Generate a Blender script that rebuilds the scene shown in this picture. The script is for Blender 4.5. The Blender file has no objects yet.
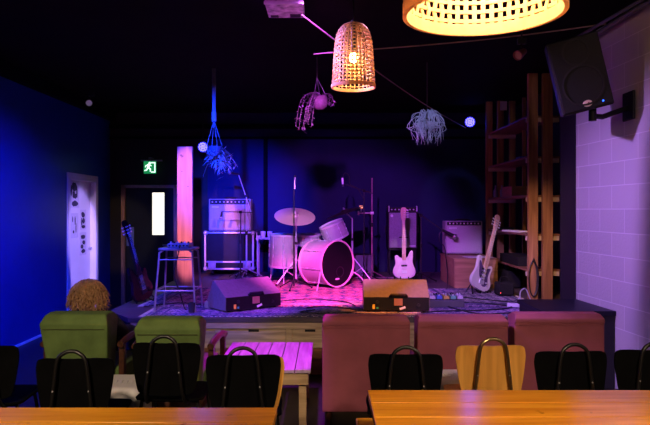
import bpy, bmesh, math, random
from mathutils import Vector, Matrix, Euler
random.seed(7)
PI = math.pi
R = math.radians
C = bpy.context.scene.collection
V = Vector
F = 632.0; HOR = 209.0; CAMH = 1.6          # lens and eye height measured from the photograph
def at(px, py, Y):                          # world point seen at a pixel when it stands Y metres away
    return V(((px-325)*Y/F, Y, CAMH-(py-HOR)*Y/F))
S = 0.56                                    # stage height

# ------------------------------------------------------------------ materials
MATS = {}
def nodes(name):
    m = bpy.data.materials.new(name); m.use_nodes = True
    nt = m.node_tree
    b = nt.nodes['Principled BSDF']
    return m, nt, b
def mat(name, col, rough=.6, metal=0, var=.12, scale=12, spec=.5, bump=0, emit=None, es=0, trans=0, sheen=0, stretch=None):
    if name in MATS: return MATS[name]
    m, nt, b = nodes(name)
    tc = nt.nodes.new('ShaderNodeTexCoord'); n = nt.nodes.new('ShaderNodeTexNoise')
    n.inputs['Scale'].default_value = scale; n.inputs['Detail'].default_value = 6
    if stretch:
        mp = nt.nodes.new('ShaderNodeMapping'); mp.inputs['Scale'].default_value = stretch
        nt.links.new(tc.outputs['Object'], mp.inputs[0]); nt.links.new(mp.outputs[0], n.inputs['Vector'])
    else: nt.links.new(tc.outputs['Object'], n.inputs['Vector'])
    r = nt.nodes.new('ShaderNodeValToRGB')
    r.color_ramp.elements[0].position = .3; r.color_ramp.elements[1].position = .7
    r.color_ramp.elements[0].color = (*[max(0, c*(1-var)) for c in col], 1)
    r.color_ramp.elements[1].color = (*[min(1, c*(1+var)) for c in col], 1)
    nt.links.new(n.outputs['Fac'], r.inputs[0]); nt.links.new(r.outputs[0], b.inputs['Base Color'])
    b.inputs['Roughness'].default_value = rough; b.inputs['Metallic'].default_value = metal
    b.inputs['Specular IOR Level'].default_value = spec
    if trans: b.inputs['Transmission Weight'].default_value = trans
    if sheen:
        b.inputs['Sheen Weight'].default_value = sheen; b.inputs['Sheen Roughness'].default_value = .4
        b.inputs['Sheen Tint'].default_value = (*col, 1)
    if bump:
        bp = nt.nodes.new('ShaderNodeBump'); bp.inputs['Strength'].default_value = bump; bp.inputs['Distance'].default_value = .01
        nt.links.new(n.outputs['Fac'], bp.inputs['Height']); nt.links.new(bp.outputs[0], b.inputs['Normal'])
    if emit:
        b.inputs['Emission Color'].default_value = (*emit, 1); b.inputs['Emission Strength'].default_value = es
    MATS[name] = m; return m
def wood(name, dark, light, axis=0, rough=.45, plank=None, plank_axis=1, scale=1.0, spec=.4, knots=False):
    if name in MATS: return MATS[name]
    m, nt, b = nodes(name); L = nt.links
    tc = nt.nodes.new('ShaderNodeTexCoord'); mp = nt.nodes.new('ShaderNodeMapping')
    sc = [14*scale]*3; sc[axis] = 1.1*scale; mp.inputs['Scale'].default_value = sc
    L.new(tc.outputs['Object'], mp.inputs[0])
    n = nt.nodes.new('ShaderNodeTexNoise'); n.inputs['Scale'].default_value = 2.2; n.inputs['Detail'].default_value = 8; n.inputs['Distortion'].default_value = .6
    L.new(mp.outputs[0], n.inputs['Vector'])
    r = nt.nodes.new('ShaderNodeValToRGB')
    r.color_ramp.elements[0].position = .32; r.color_ramp.elements[0].color = (*dark, 1)
    r.color_ramp.elements[1].position = .68; r.color_ramp.elements[1].color = (*light, 1)
    L.new(n.outputs['Fac'], r.inputs[0]); out = r.outputs[0]
    def mul(a, fac_socket, col, lo, hi):
        rr = nt.nodes.new('ShaderNodeMapRange'); rr.inputs[1].default_value = lo; rr.inputs[2].default_value = hi
        L.new(fac_socket, rr.inputs[0])
        mx = nt.nodes.new('ShaderNodeMix'); mx.data_type = 'RGBA'; mx.blend_type = 'MIX'
        L.new(rr.outputs[0], mx.inputs[0]); L.new(a, mx.inputs[6]); mx.inputs[7].default_value = (*col, 1)
        return mx.outputs[2]
    if plank:
        sx = nt.nodes.new('ShaderNodeSeparateXYZ'); L.new(tc.outputs['Object'], sx.inputs[0])
        d = nt.nodes.new('ShaderNodeMath'); d.operation = 'DIVIDE'; L.new(sx.outputs[plank_axis], d.inputs[0]); d.inputs[1].default_value = plank
        fr = nt.nodes.new('ShaderNodeMath'); fr.operation = 'FRACT'; L.new(d.outputs[0], fr.inputs[0])
        out = mul(out, fr.outputs[0], [c*.25 for c in dark], .965, .985)
        fl = nt.nodes.new('ShaderNodeMath'); fl.operation = 'FLOOR'; L.new(d.outputs[0], fl.inputs[0])
        wn = nt.nodes.new('ShaderNodeTexWhiteNoise'); wn.noise_dimensions = '1D'; L.new(fl.outputs[0], wn.inputs['W'])
        out = mul(out, wn.outputs['Value'], [c*.8 for c in dark], .2, 3.0)
    if knots:
        k = nt.nodes.new('ShaderNodeTexNoise'); k.inputs['Scale'].default_value = 9; k.inputs['Detail'].default_value = 3
        L.new(tc.outputs['Object'], k.inputs['Vector'])
        out = mul(out, k.outputs['Fac'], [c*.22 for c in dark], .70, .78)
    L.new(out, b.inputs['Base Color'])
    b.inputs['Roughness'].default_value = rough; b.inputs['Specular IOR Level'].default_value = spec
    bp = nt.nodes.new('ShaderNodeBump'); bp.inputs['Strength'].default_value = .15; bp.inputs['Distance'].default_value = .004
    L.new(n.outputs['Fac'], bp.inputs['Height']); L.new(bp.outputs[0], b.inputs['Normal'])
    MATS[name] = m; return m
def glow(name, col, s):
    if name in MATS: return MATS[name]
    m, nt, b = nodes(name)
    b.inputs['Base Color'].default_value = (*col, 1)
    b.inputs['Emission Color'].default_value = (*col, 1); b.inputs['Emission Strength'].default_value = s
    MATS[name] = m; return m

BLACK = mat('black_plastic', (.006, .006, .0065), .5, var=.2, spec=.3)
BLACKFAB = mat('black_cloth', (.01, .01, .012), .9, var=.3, scale=60, spec=.2)
SOOT = mat('black_chair_paint', (.002, .002, .0025), .8, var=.2, spec=.06)
CHROME = mat('chrome', (.75, .75, .78), .3, .45, var=.05)
STEEL = mat('brushed_steel', (.5, .5, .53), .4, .4, var=.1)
DARKMETAL = mat('dark_metal', (.05, .05, .055), .4, .8, var=.1)
BRASSY = mat('bronze_tube', (.30, .21, .11), .28, .9, var=.1)
WHITE = mat('white_paint', (.78, .78, .8), .5, var=.04)
PAPER = mat('paper', (.8, .8, .8), .8, var=.03)
WHITEFAB = mat('white_leather', (.72, .70, .72), .5, var=.06)

# ------------------------------------------------------------------ mesh builder
ROOTM = {}
def frame_z(d):
    return V(d).normalized().to_track_quat('Z', 'Y').to_matrix().to_4x4()
class MB:
    def __init__(s): s.bm = bmesh.new()
    def box(s, c, size, rot=None, M=None):
        m = Matrix.Translation(V(c)) @ ((Euler(rot).to_matrix().to_4x4()) if rot else Matrix()) @ Matrix.Diagonal((*size, 1))
        if M is not None: m = M @ m
        bmesh.ops.create_cube(s.bm, size=1, matrix=m); return s
    def bb(s, lo, hi, M=None):
        lo, hi = V(lo), V(hi)
        return s.box((lo+hi)/2, [max(1e-4, abs(x)) for x in (hi-lo)], M=M)
    def cyl(s, p0, p1, r0, r1=None, n=16):
        p0, p1 = V(p0), V(p1); d = p1-p0
        m = Matrix.Translation((p0+p1)/2) @ frame_z(d)
        bmesh.ops.create_cone(s.bm, cap_ends=True, cap_tris=False, segments=n, radius1=r0, radius2=r0 if r1 is None else r1, depth=d.length, matrix=m); return s
    def tube(s, pts, r, n=8, closed=False, rs=None):
        pts = [V(p) for p in pts]; N = len(pts); rings = []
        t0 = (pts[1]-pts[0]).normalized()
        up = V((0, 0, 1)) if abs(t0.z) < .9 else V((1, 0, 0))
        nrm = t0.cross(up).normalized()
        for i, p in enumerate(pts):
            if closed: t = pts[(i+1) % N]-pts[i-1]
            elif i == 0: t = pts[1]-pts[0]
            elif i == N-1: t = pts[-1]-pts[-2]
            else: t = (pts[i+1]-p).normalized()+(p-pts[i-1]).normalized()
            if t.length < 1e-9: t = t0
            t = t.normalized()
            nrm = nrm-t*nrm.dot(t)
            if nrm.length < 1e-6: nrm = t.orthogonal()
            nrm.normalize(); bn = t.cross(nrm)
            rr = rs[i] if rs else r
            rings.append([s.bm.verts.new(p+nrm*math.cos(2*PI*k/n)*rr+bn*math.sin(2*PI*k/n)*rr) for k in range(n)])
        for i in range(N if closed else N-1):
            a, b = rings[i], rings[(i+1) % N]
            for k in range(n):
                s.bm.faces.new((a[k], a[(k+1) % n], b[(k+1) % n], b[k]))
        if not closed:
            s.bm.faces.new(rings[0][::-1]); s.bm.faces.new(rings[-1])
        return s
    def lathe(s, prof, n=32, M=None):
        M = M or Matrix(); rings = []
        for r, z in prof:
            if r < 1e-6: rings.append([s.bm.verts.new(M @ V((0, 0, z)))])
            else: rings.append([s.bm.verts.new(M @ V((r*math.cos(2*PI*k/n), r*math.sin(2*PI*k/n), z))) for k in range(n)])
        for a, b in zip(rings, rings[1:]):
            for k in range(n):
                k2 = (k+1) % n
                if len(a) == 1 and len(b) == 1: continue
                if len(a) == 1: s.bm.faces.new((a[0], b[k2], b[k]))
                elif len(b) == 1: s.bm.faces.new((a[k], a[k2], b[0]))
                else: s.bm.faces.new((a[k], a[k2], b[k2], b[k]))
        return s
    def prism(s, poly, d, M=None):            # polygon in local XY, extruded along local Z by d
        M = M or Matrix()
        a = [s.bm.verts.new(M @ V((x, y, 0))) for x, y in poly]
        b = [s.bm.verts.new(M @ V((x, y, d))) for x, y in poly]
        s.bm.faces.new(a[::-1]); s.bm.faces.new(b)
        N = len(poly)
        for i in range(N): s.bm.faces.new((a[i], a[(i+1) % N], b[(i+1) % N], b[i]))
        return s
    def ball(s, c, r, sc=(1, 1, 1), sub=2, M=None):
        m = Matrix.Translation(V(c)) @ Matrix.Diagonal((*sc, 1))
        if M is not None: m = M @ m
        bmesh.ops.create_icosphere(s.bm, subdivisions=sub, radius=r, matrix=m); return s
    def leaf(s, p, d, L, W, droop=.3, side=None, t=.0015):
        p, d = V(p), V(d).normalized()
        sd = side or d.cross(V((random.uniform(-.3, .3), random.uniform(-.3, .3), 1)))
        if sd.length < 1e-3: sd = d.orthogonal()
        sd = sd.normalized(); rows = []
        nn = sd.cross(d).normalized()*t
        for i, w in enumerate((.15, .8, 1, .65, .05)):
            u = i/4; q = p+d*L*u+V((0, 0, -droop*L*u*u))
            rows.append([q-sd*W*w/2, q+nn+V((0, 0, -.08*W)), q+sd*W*w/2])
        top = [[s.bm.verts.new(q) for q in row] for row in rows]
        bot = [[s.bm.verts.new(q-nn*2) for q in row] for row in rows]
        for a, b in zip(top, top[1:]):
            for k in (0, 1): s.bm.faces.new((a[k], a[k+1], b[k+1], b[k]))
        for a, b in zip(bot, bot[1:]):
            for k in (0, 1): s.bm.faces.new((a[k], b[k], b[k+1], a[k+1]))
        return s
    def build(s, name, m, parent=None, bevel=0, seg=2, local=False, loc=None, sharp=40, subsurf=0):
        bm = s.bm
        if parent is not None and not local:
            bm.transform(ROOTM[parent.name].inverted())
        if parent is None and loc is not None: bm.transform(Matrix.Translation(-V(loc)))
        bmesh.ops.recalc_face_normals(bm, faces=bm.faces[:])
        for f in bm.faces: f.smooth = True
        for e in bm.edges:
            if len(e.link_faces) == 2:
                try:
                    if e.calc_face_angle() > R(sharp): e.smooth = False
                except ValueError: pass
        me = bpy.data.meshes.new(name); bm.to_mesh(me); bm.free()
        me.materials.append(m)
        o = bpy.data.objects.new(name, me); C.objects.link(o)
        if parent is not None:
            o.parent = parent; ROOTM[o.name] = ROOTM[parent.name]
        elif loc is not None: o.location = loc
        if parent is None: ROOTM[o.name] = Matrix.Translation(V(loc) if loc is not None else V((0, 0, 0)))
        if bevel:
            md = o.modifiers.new('bevel', 'BEVEL'); md.width = bevel; md.segments = seg; md.limit_method = 'ANGLE'; md.angle_limit = R(35)
            md.harden_normals = True
        if subsurf:
            md = o.modifiers.new('sub', 'SUBSURF'); md.levels = subsurf; md.render_levels = subsurf
        return o
def thing(name, label, cat, loc=(0, 0, 0), rz=0, group=None, rot=None):
    o = bpy.data.objects.new(name, None); C.objects.link(o)
    o.empty_display_size = .05
    o.location = loc; o.rotation_euler = rot if rot else (0, 0, rz)
    o['label'] = label; o['category'] = cat
    if group: o['group'] = group
    ROOTM[o.name] = Matrix.Translation(V(loc)) @ Euler(rot if rot else (0, 0, rz)).to_matrix().to_4x4()
    return o
def tag(o, label, cat, group=None):
    o['label'] = label; o['category'] = cat
    if group: o['group'] = group
    return o
def struct(o): o['kind'] = 'structure'; return o
def dup(root, loc, rz, label, group=None, recolor=None):
    r = root.copy(); C.objects.link(r); r.location = loc; r.rotation_euler = (0, 0, rz); r['label'] = label
    if group: r['group'] = group
    def rec(src, dst):
        for ch in list(src.children):
            c = ch.copy(); C.objects.link(c); c.parent = dst
            if recolor and ch.name.split('.')[0] in recolor:
                c.data = ch.data.copy(); c.data.materials[0] = recolor[ch.name.split('.')[0]]
            rec(ch, c)
    rec(root, r)
    ROOTM[r.name] = Matrix.Translation(V(loc)) @ Matrix.Rotation(rz, 4, 'Z')
    return r
def smooth_closed(pts, n=4):
    out = []; N = len(pts)
    for i in range(N):
        p0, p1, p2, p3 = [V(pts[(i+k-1) % N]) for k in range(4)]
        for j in range(n):
            t = j/n
            out.append(tuple(.5*((2*p1)+(p2-p0)*t+(2*p0-5*p1+4*p2-p3)*t*t+(3*p1-p0-3*p2+p3)*t**3)))
    return out
def smooth_open(pts, n=6):
    pts = [V(p) for p in pts]; P = [pts[0]]+pts+[pts[-1]]; out = []
    for i in range(1, len(P)-2):
        p0, p1, p2, p3 = P[i-1], P[i], P[i+1], P[i+2]
        for j in range(n):
            t = j/n
            out.append(.5*((2*p1)+(p2-p0)*t+(2*p0-5*p1+4*p2-p3)*t*t+(3*p1-p0-3*p2+p3)*t**3))
    out.append(pts[-1]); return out
FRONT = Matrix.Rotation(PI/2, 4, 'X')      # local XY drawing -> upright XZ plane, extruding towards -Y

# ------------------------------------------------------------------ setting
XL = -3.57; YB = 10.5; ZC = 3.2
def xr(y): return 2.41-.07*(y-5.96)
floorm = wood('floor_boards', (.016, .013, .015), (.03, .025, .027), axis=0, rough=.35, plank=.14, plank_axis=1)
struct(MB().bb((-4.2, -3, -.1), (3.6, 11, 0)).build('floor', floorm))
struct(MB().bb((-4.2, -3, ZC), (3.6, 11, ZC+.1)).build('ceiling', mat('ceiling_black', (.006, .005, .005), .9, var=.25, scale=3, spec=.05)))
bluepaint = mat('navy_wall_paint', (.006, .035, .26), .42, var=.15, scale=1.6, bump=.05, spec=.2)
# left wall with an opening for the white door
DY0, DY1, DZ = 8.78, 9.85, 2.06
w = MB().bb((XL-.15, -3, 0), (XL, DY0, ZC)).bb((XL-.15, DY1, 0), (XL, YB, ZC)).bb((XL-.15, DY0, DZ), (XL, DY1, ZC))
struct(w.build('wall_left', bluepaint))
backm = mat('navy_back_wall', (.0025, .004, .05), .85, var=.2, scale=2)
DX0, DX1 = -3.38, -2.45                     # dark door in the back wall
BDZ = 2.0
w = MB().bb((-4.2, YB, 0), (DX0, YB+.15, ZC)).bb((DX1, YB, 0), (-1.95, YB+.15, ZC)).bb((DX0, YB, BDZ), (DX1, YB+.15, ZC))
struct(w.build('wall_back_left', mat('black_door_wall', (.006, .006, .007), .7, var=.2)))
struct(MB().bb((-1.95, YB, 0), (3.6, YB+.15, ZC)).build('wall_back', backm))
# block wall
m, nt, b = nodes('painted_block'); L = nt.links
tc = nt.nodes.new('ShaderNodeTexCoord'); sx = nt.nodes.new('ShaderNodeSeparateXYZ'); cx = nt.nodes.new('ShaderNodeCombineXYZ')
L.new(tc.outputs['Object'], sx.inputs[0]); L.new(sx.outputs[1], cx.inputs[0]); L.new(sx.outputs[2], cx.inputs[1])
br = nt.nodes.new('ShaderNodeTexBrick'); br.inputs['Scale'].default_value = 1; br.inputs['Brick Width'].default_value = .4; br.inputs['Row Height'].default_value = .2
br.inputs['Mortar Size'].default_value = .004; br.inputs['Mortar Smooth'].default_value = .3; br.offset = .5
br.inputs['Color1'].default_value = (.47, .45, .46, 1); br.inputs['Color2'].default_value = (.52, .5, .5, 1); br.inputs['Mortar'].default_value = (.68, .67, .68, 1)
L.new(cx.outputs[0], br.inputs['Vector']); L.new(br.outputs['Color'], b.inputs['Base Color']); b.inputs['Roughness'].default_value = .6
nz = nt.nodes.new('ShaderNodeTexNoise'); nz.inputs['Scale'].default_value = 45; L.new(tc.outputs['Object'], nz.inputs['Vector'])
ad = nt.nodes.new('ShaderNodeMath'); ad.operation = 'MULTIPLY_ADD'; L.new(br.outputs['Fac'], ad.inputs[0]); ad.inputs[1].default_value = -1.2; L.new(nz.outputs['Fac'], ad.inputs[2])
bp = nt.nodes.new('ShaderNodeBump'); bp.inputs['Strength'].default_value = .35; bp.inputs['Distance'].default_value = .006
L.new(ad.outputs[0], bp.inputs['Height']); L.new(bp.outputs[0], b.inputs['Normal'])
yA, yB_ = -3, 6.05
struct(MB().prism([(xr(yA), yA), (xr(yB_), yB_), (xr(yB_)+.2, yB_), (xr(yA)+.2, yA)], ZC).build('wall_right', m))
blackwall = mat('black_wall_paint', (.008, .008, .012), .6, var=.2, scale=2)
struct(MB().bb((2.40, 6.052, 0), (2.60, 6.45, ZC)).build('wall_right_return', blackwall))
struct(MB().bb((2.98, 6.3, 0), (3.1, YB, ZC)).build('wall_recess', blackwall))
struct(MB().bb((XL, -3, 0), (XL+.018, DY0-.09, .03)).build('baseboard_left', mat('skirting_grey', (.8, .78, .8), .5, var=.1), bevel=.004))
trimm = mat('black_trim', (.002, .002, .006), .8, var=.2, spec=.05)
struct(MB().bb((XL, YB-.05, 2.93), (2.95, YB, 3.0)).build('trim_1', trimm, bevel=.006))
struct(MB().bb((XL, YB-.04, 2.76), (2.95, YB, 2.80)).build('trim_2', trimm, bevel=.004))
struct(MB().bb((XL, -2, 3.06), (XL+.1, YB, ZC)).build('trim_3', trimm, bevel=.006))
struct(MB().bb((-1.02, YB-.03, S), (-.95, YB, 2.76)).build('trim_4', trimm, bevel=.004))
# conduit and cable bundle along the top of the block wall
o = MB().tube([(xr(y)-.1, y, 3.12+.02*math.sin(y*3)) for y in [i*.25 for i in range(-8, 25)]], .022).tube([(xr(y)-.17, y, 3.14) for y in [i*.25 for i in range(-8, 25)]], .014)
tag(o.build('conduit', mat('grey_conduit', (.12, .11, .12), .5)), 'pair of grey pipes running along the top of the block wall', 'pipe')

# white door, left wall
whitedoor = mat('white_door_paint', (.72, .7, .76), .45, var=.05, scale=3)
d1 = struct(thing('door_1', 'white door', 'door', (XL, (DY0+DY1)/2, 0)))
del d1['category']; del d1['label']
MB().bb((XL-.11, DY0+.04, .01), (XL-.07, DY1-.04, DZ-.03)).build('door_leaf', whitedoor, d1, bevel=.003)
fr = MB().bb((XL-.14, DY0, 0), (XL+.02, DY0+.045, DZ)).bb((XL-.14, DY1-.045, 0), (XL+.02, DY1, DZ)).bb((XL-.14, DY0, DZ-.045), (XL+.02, DY1, DZ)).bb((XL, DY0-.05, 0), (XL+.018, DY0, DZ+.05)).bb((XL, DY1, 0), (XL+.018, DY1+.05, DZ+.05)).bb((XL, DY0, DZ), (XL+.018, DY1, DZ+.05))
fr.build('door_frame', whitedoor, d1, bevel=.004)
MB().cyl((XL-.07, DY1-.12, 1.0), (XL-.02, DY1-.12, 1.0), .012).cyl((XL-.025, DY1-.12, 1.0), (XL-.025, DY1-.22, 1.0), .01).build('door_handle', STEEL, d1)
ink = mat('ink_print', (.03, .025, .06), .8, var=.3, scale=30)
def poster(y, z, wd, ht, blobs, label):
    t = thing('poster', label, 'poster', (XL-.069, y, z-ht/2), 0, 'ink prints on the white door')
    MB().bb((XL-.0695, y-wd/2, z-ht/2), (XL-.0675, y+wd/2, z+ht/2)).build('paper', mat('poster_paper', (.6, .58, .68), .8, var=.08, scale=20), t)
    a = MB()
    for (u, v_, r1, r2) in blobs:
        Mx = Matrix.Translation((XL-.0675, y+u*wd, z+v_*ht)) @ Matrix.Rotation(PI/2, 4, 'Y')
        poly = [((r2+random.uniform(-.15, .15)*r2)*ht*math.cos(q*PI/7), (r1+random.uniform(-.15, .15)*r1)*wd*math.sin(q*PI/7)) for q in range(14)]
        a.prism(poly, .0012, Mx)
    a.build('print', ink, t)
poster(9.17, 1.83, .36, .42, [(0, .22, .28, .16), (-.05, -.05, .14, .14), (.1, -.1, .12, .1), (.05, -.36, .32, .1), (-.3, .1, .06, .2), (.27, .05, .07, .22)], 'ink print of a head, highest on the white door')
poster(9.50, 1.44, .24, .30, [(0, .25, .3, .14), (.1, -.05, .2, .14), (-.2, -.1, .1, .22), (.05, -.35, .3, .09)], 'smaller ink print at the right middle of the white door')
poster(9.50, 1.08, .26, .34, [(0, .3, .32, .1), (.12, .05, .22, .1), (-.15, -.12, .2, .1), (.05, -.33, .3, .1)], 'smudgy ink print lowest on the white door')
poster(9.17, 1.36, .3, .36, [(-.2, .25, .05, .12), (.1, .2, .06, .18), (.2, -.1, .05, .2), (-.1, -.25, .1, .06)], 'faint scribbled sheet at the left middle of the white door')

# dark door with slit window, back wall
darkdoor = mat('dark_door_paint', (.008, .018, .02), .5, var=.15, scale=3, spec=.2)
framewood = wood('door_frame_wood', (.26, .15, .08), (.46, .29, .15), axis=2)
d2 = struct(thing('door_2', 'dark door', 'door', ((DX0+DX1)/2, YB, 0))); del d2['category']; del d2['label']
wx0, wx1, wz0, wz1 = at(151.5, 0, YB).x, at(164, 0, YB).x, at(0, 235, YB).z, at(0, 192.5, YB).z
lf = MB().bb((DX0+.05, YB+.03, .01), (wx0, YB+.08, BDZ-.05)).bb((wx1, YB+.03, .01), (DX1-.05, YB+.08, BDZ-.05)).bb((wx0, YB+.03, .01), (wx1, YB+.08, wz0)).bb((wx0, YB+.03, wz1), (wx1, YB+.08, BDZ-.05))
lf.build('door_leaf', darkdoor, d2)
MB().bb((DX0, YB-.03, 0), (DX0+.06, YB+.1, BDZ)).bb((DX1-.06, YB-.03, 0), (DX1, YB+.1, BDZ)).build('door_frame', framewood, d2, bevel=.004)
MB().bb((DX0, YB-.03, BDZ-.05), (DX1, YB+.1, BDZ)).build('frame_head', mat('grey_metal_head', (.28, .25, .2), .5, .3), d2, bevel=.004)
MB().bb((wx0, YB+.05, wz0), (wx1, YB+.06, wz1)).build('window_pane', glow('lit_pane', (1, .98, .86), 1.25), d2)
e = .018
MB().bb((wx0-e, YB+.02, wz0-e), (wx0, YB+.085, wz1+e)).bb((wx1, YB+.02, wz0-e), (wx1+e, YB+.085, wz1+e)).bb((wx0, YB+.02, wz0-e), (wx1, YB+.085, wz0)).bb((wx0, YB+.02, wz1), (wx1, YB+.085, wz1+e)).build('window_bead', darkdoor, d2)
MB().cyl((DX1-.13, YB+.03, 1.0), (DX1-.13, YB-.03, 1.0), .012).cyl((DX1-.13, YB-.025, 1.0), (DX1-.24, YB-.025, 1.0), .01).build('door_handle', STEEL, d2)
p0, p1 = at(126, 246, YB), at(133.5, 227, YB)
tag(MB().bb((p0.x, YB+.024, p0.z), (p1.x, YB+.0295, p1.z)).build('notice_sheet', mat('blue_notice', (.16, .24, .5), .7, var=.15), loc=(p0.x, YB+.027, p0.z)), 'small bluish notice on the dark door, left of its lit window', 'notice')

# exit sign
ex = at(149.5, 167, 10.3)
t = thing('exit_sign', 'lit green and white running figure exit sign above the dark door', 'sign', (ex.x, 10.32, ex.z-.11))
MB().bb((ex.x-.145, 10.30, ex.z+.095), (ex.x+.2, 10.36, ex.z+.12)).bb((ex.x-.02, 10.31, ex.z+.12), (ex.x+.02, 10.5, ex.z+.16)).build('housing', mat('sign_housing', (.18, .2, .2), .5), t, bevel=.004)
MB().bb((ex.x-.1, 10.318, ex.z-.105), (ex.x+.1, 10.335, ex.z+.095)).build('panel', glow('exit_green', (.01, .30, .09), .8), t)
sg = MB()
Mx = Matrix.Translation((ex.x, 10.318, ex.z)) @ FRONT
sg.prism([(.022, -.09), (.092, -.09), (.092, .08), (.022, .08), (.022, .062), (.074, .062), (.074, -.072), (.022, -.072)], .004, Mx)
def limb(a, b, w_):
    a, b = V(a), V(b); n_ = V((-(b-a).y, (b-a).x)).normalized()*w_/2
    sg.prism([tuple(a-n_), tuple(b-n_), tuple(b+n_), tuple(a+n_)], .004, Mx)
sg.prism([(-.002+.018*math.cos(q*PI/6), .066+.018*math.sin(q*PI/6)) for q in range(12)], .004, Mx)
for a, b_, w_ in [((-.012, .045), (-.03, -.012), .036), ((-.014, .04), (.03, .018), .014), ((-.02, .04), (-.062, .024), .014), ((-.062, .024), (-.074, -.004), .013), ((-.026, -.008), (.012, -.034), .019), ((.012, -.034), (.008, -.075), .017), ((-.034, -.008), (-.05, -.05), .019), ((-.05, -.05), (-.088, -.058), .017)]: limb(a, b_, w_)
sg.build('pictogram', glow('exit_white', (.8, 1, .88), 1.4), t)

# ------------------------------------------------------------------ stage
plank = wood('stage_planks', (.30, .21, .14), (.60, .45, .30), axis=0, rough=.6)
deckm = wood('stage_deck', (.05, .04, .045), (.12, .09, .09), axis=0, rough=.5, plank=.12, plank_axis=1)
YS = 6.03
st = thing('stage', 'low timber stage with plank front at the end of the room', 'stage', (0, YS, 0))
MB().prism([(-1.88, YS), (2.38, YS), (2.38, 6.47), (2.96, 6.47), (2.96, YB-.06), (-2.2, YB-.06), (-2.2, 6.45)], .045, Matrix.Translation((0, 0, S-.045))).build('deck', deckm, st)
MB().prism([(-1.84, YS+.06), (2.38, YS+.06), (2.38, 6.47), (2.95, 6.47), (2.95, YB-.08), (-2.16, YB-.08), (-2.16, 6.47)], S-.047, Matrix()).build('carcass', mat('stage_inside', (.03, .03, .04), .8), st)
MB().bb((-1.86, YS+.005, S-.105), (2.37, YS+.04, S-.046)).build('fascia_board', plank, st, bevel=.004)
xs = [-1.84, -1.02, -.345, .06, .72, 1.36, 2.0, 2.36]
for a, b_ in zip(xs, xs[1:]):
    pn = MB().bb((a+.03, YS+.022, .27), (b_-.03, YS+.055, S-.11)).build('front_panel', plank, st, bevel=.003)
    MB().bb(((a+b_)/2-.05, YS+.017, S-.135), ((a+b_)/2+.05, YS+.03, S-.113)).build('finger_hole', BLACK, pn)
    MB().bb((a-.028, YS+.012, .01), (a+.028, YS+.056, S-.107)).build('upright', plank, st, bevel=.003)
redbrick = wood('lower_board', (.13, .05, .025), (.26, .10, .05), axis=0)
MB().bb((-1.84, YS+.03, .01), (2.36, YS+.058, .265)).build('lower_board', redbrick, st, bevel=.003)
# black riser box by the block wall
t = thing('riser_box', 'black painted box step beside the stage against the block wall', 'box', (2.13, 5.9, 0))
MB().prism([(1.85, 5.34), (xr(5.34)-.004, 5.34), (xr(6.02)-.004, 6.02), (1.85, 6.02)], .70, Matrix()).build('body', mat('riser_black', (.006, .006, .012), .5, var=.2), t, bevel=.004)
MB().prism([(1.83, 5.32), (xr(5.32)-.003, 5.32), (xr(6.025)-.003, 6.025), (1.83, 6.025)], .04, Matrix.Translation((0, 0, .70))).build('lid', mat('riser_lid', (.008, .008, .02), .5, var=.2, spec=.3), t, bevel=.004)

# rugs
def rug_mat(name, c1, c2, c3, c4, scale):
    m, nt, b = nodes(name); L = nt.links
    tc = nt.nodes.new('ShaderNodeTexCoord')
    v = nt.nodes.new('ShaderNodeTexVoronoi'); v.inputs['Scale'].default_value = scale; v.distance = 'MANHATTAN'; v.inputs['Randomness'].default_value = .35
    L.new(tc.outputs['Object'], v.inputs['Vector'])
    r = nt.nodes.new('ShaderNodeValToRGB'); r.color_ramp.interpolation = 'CONSTANT'
    el = r.color_ramp.elements
    el[0].position = 0; el[0].color = (*c4, 1); el[1].position = .16; el[1].color = (*c2, 1)
    for p, c in ((.32, c3), (.44, c1), (.62, c2), (.72, c3)):
        q = el.new(p); q.color = (*c, 1)
    L.new(v.outputs['Distance'], r.inputs[0])
    n = nt.nodes.new('ShaderNodeTexNoise'); n.inputs['Scale'].default_value = 5; n.inputs['Detail'].default_value = 5; L.new(tc.outputs['Object'], n.inputs['Vector'])
    mx = nt.nodes.new('ShaderNodeMix'); mx.data_type = 'RGBA'; mx.blend_type = 'MULTIPLY'; mx.inputs[0].default_value = .8
    cr = nt.nodes.new('ShaderNodeValToRGB'); cr.color_ramp.elements[0].position = .35; cr.color_ramp.elements[0].color = (.35, .35, .35, 1); cr.color_ramp.elements[1].position = .65
    L.new(n.outputs['Fac'], cr.inputs[0]); L.new(r.outputs[0], mx.inputs[6]); L.new(cr.outputs[0], mx.inputs[7]); L.new(mx.outputs[2], b.inputs['Base Color'])
    b.inputs['Roughness'].default_value = .95; b.inputs['Specular IOR Level'].default_value = .15
    return m
rugA = rug_mat('persian_rug', (.6, .2, .2), (.7, .58, .52), (.14, .12, .2), (.62, .3, .2), 7)
rugB = rug_mat('faded_rug', (.4, .24, .4), (.65, .6, .62), (.08, .08, .18), (.5, .35, .35), 10)
def rug(name, x0, x1, y0, y1, z, m, fr, label):
    t = thing(name, label, 'rug', ((x0+x1)/2, (y0+y1)/2, z))
    MB().bb((x0, y0, z), (x1, y1, z+.008)).build('pile', m, t)
    bd = MB()
    for k in (0.05, .14):
        for (a, b_) in (((x0+k, y0+k), (x1-k, y0+k+.03)), ((x0+k, y1-k-.03), (x1-k, y1-k)), ((x0+k, y0+k), (x0+k+.03, y1-k)), ((x1-k-.03, y0+k), (x1-k, y1-k))):
            bd.bb((*a, z+.007), (*b_, z+.0095))
    bd.build('border', fr, t)
    f = MB()
    for i in range(int((y1-y0)/.05)):
        for x, s_ in ((x0, -1), (x1, 1)):
            f.bb((x, y0+i*.05, z), (x+s_*.05, y0+i*.05+.02, z+.004))
    fo = f.build('fringe', mat('rug_fringe', (.5, .45, .38), .9), t); fo['kind'] = 'stuff'
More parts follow.
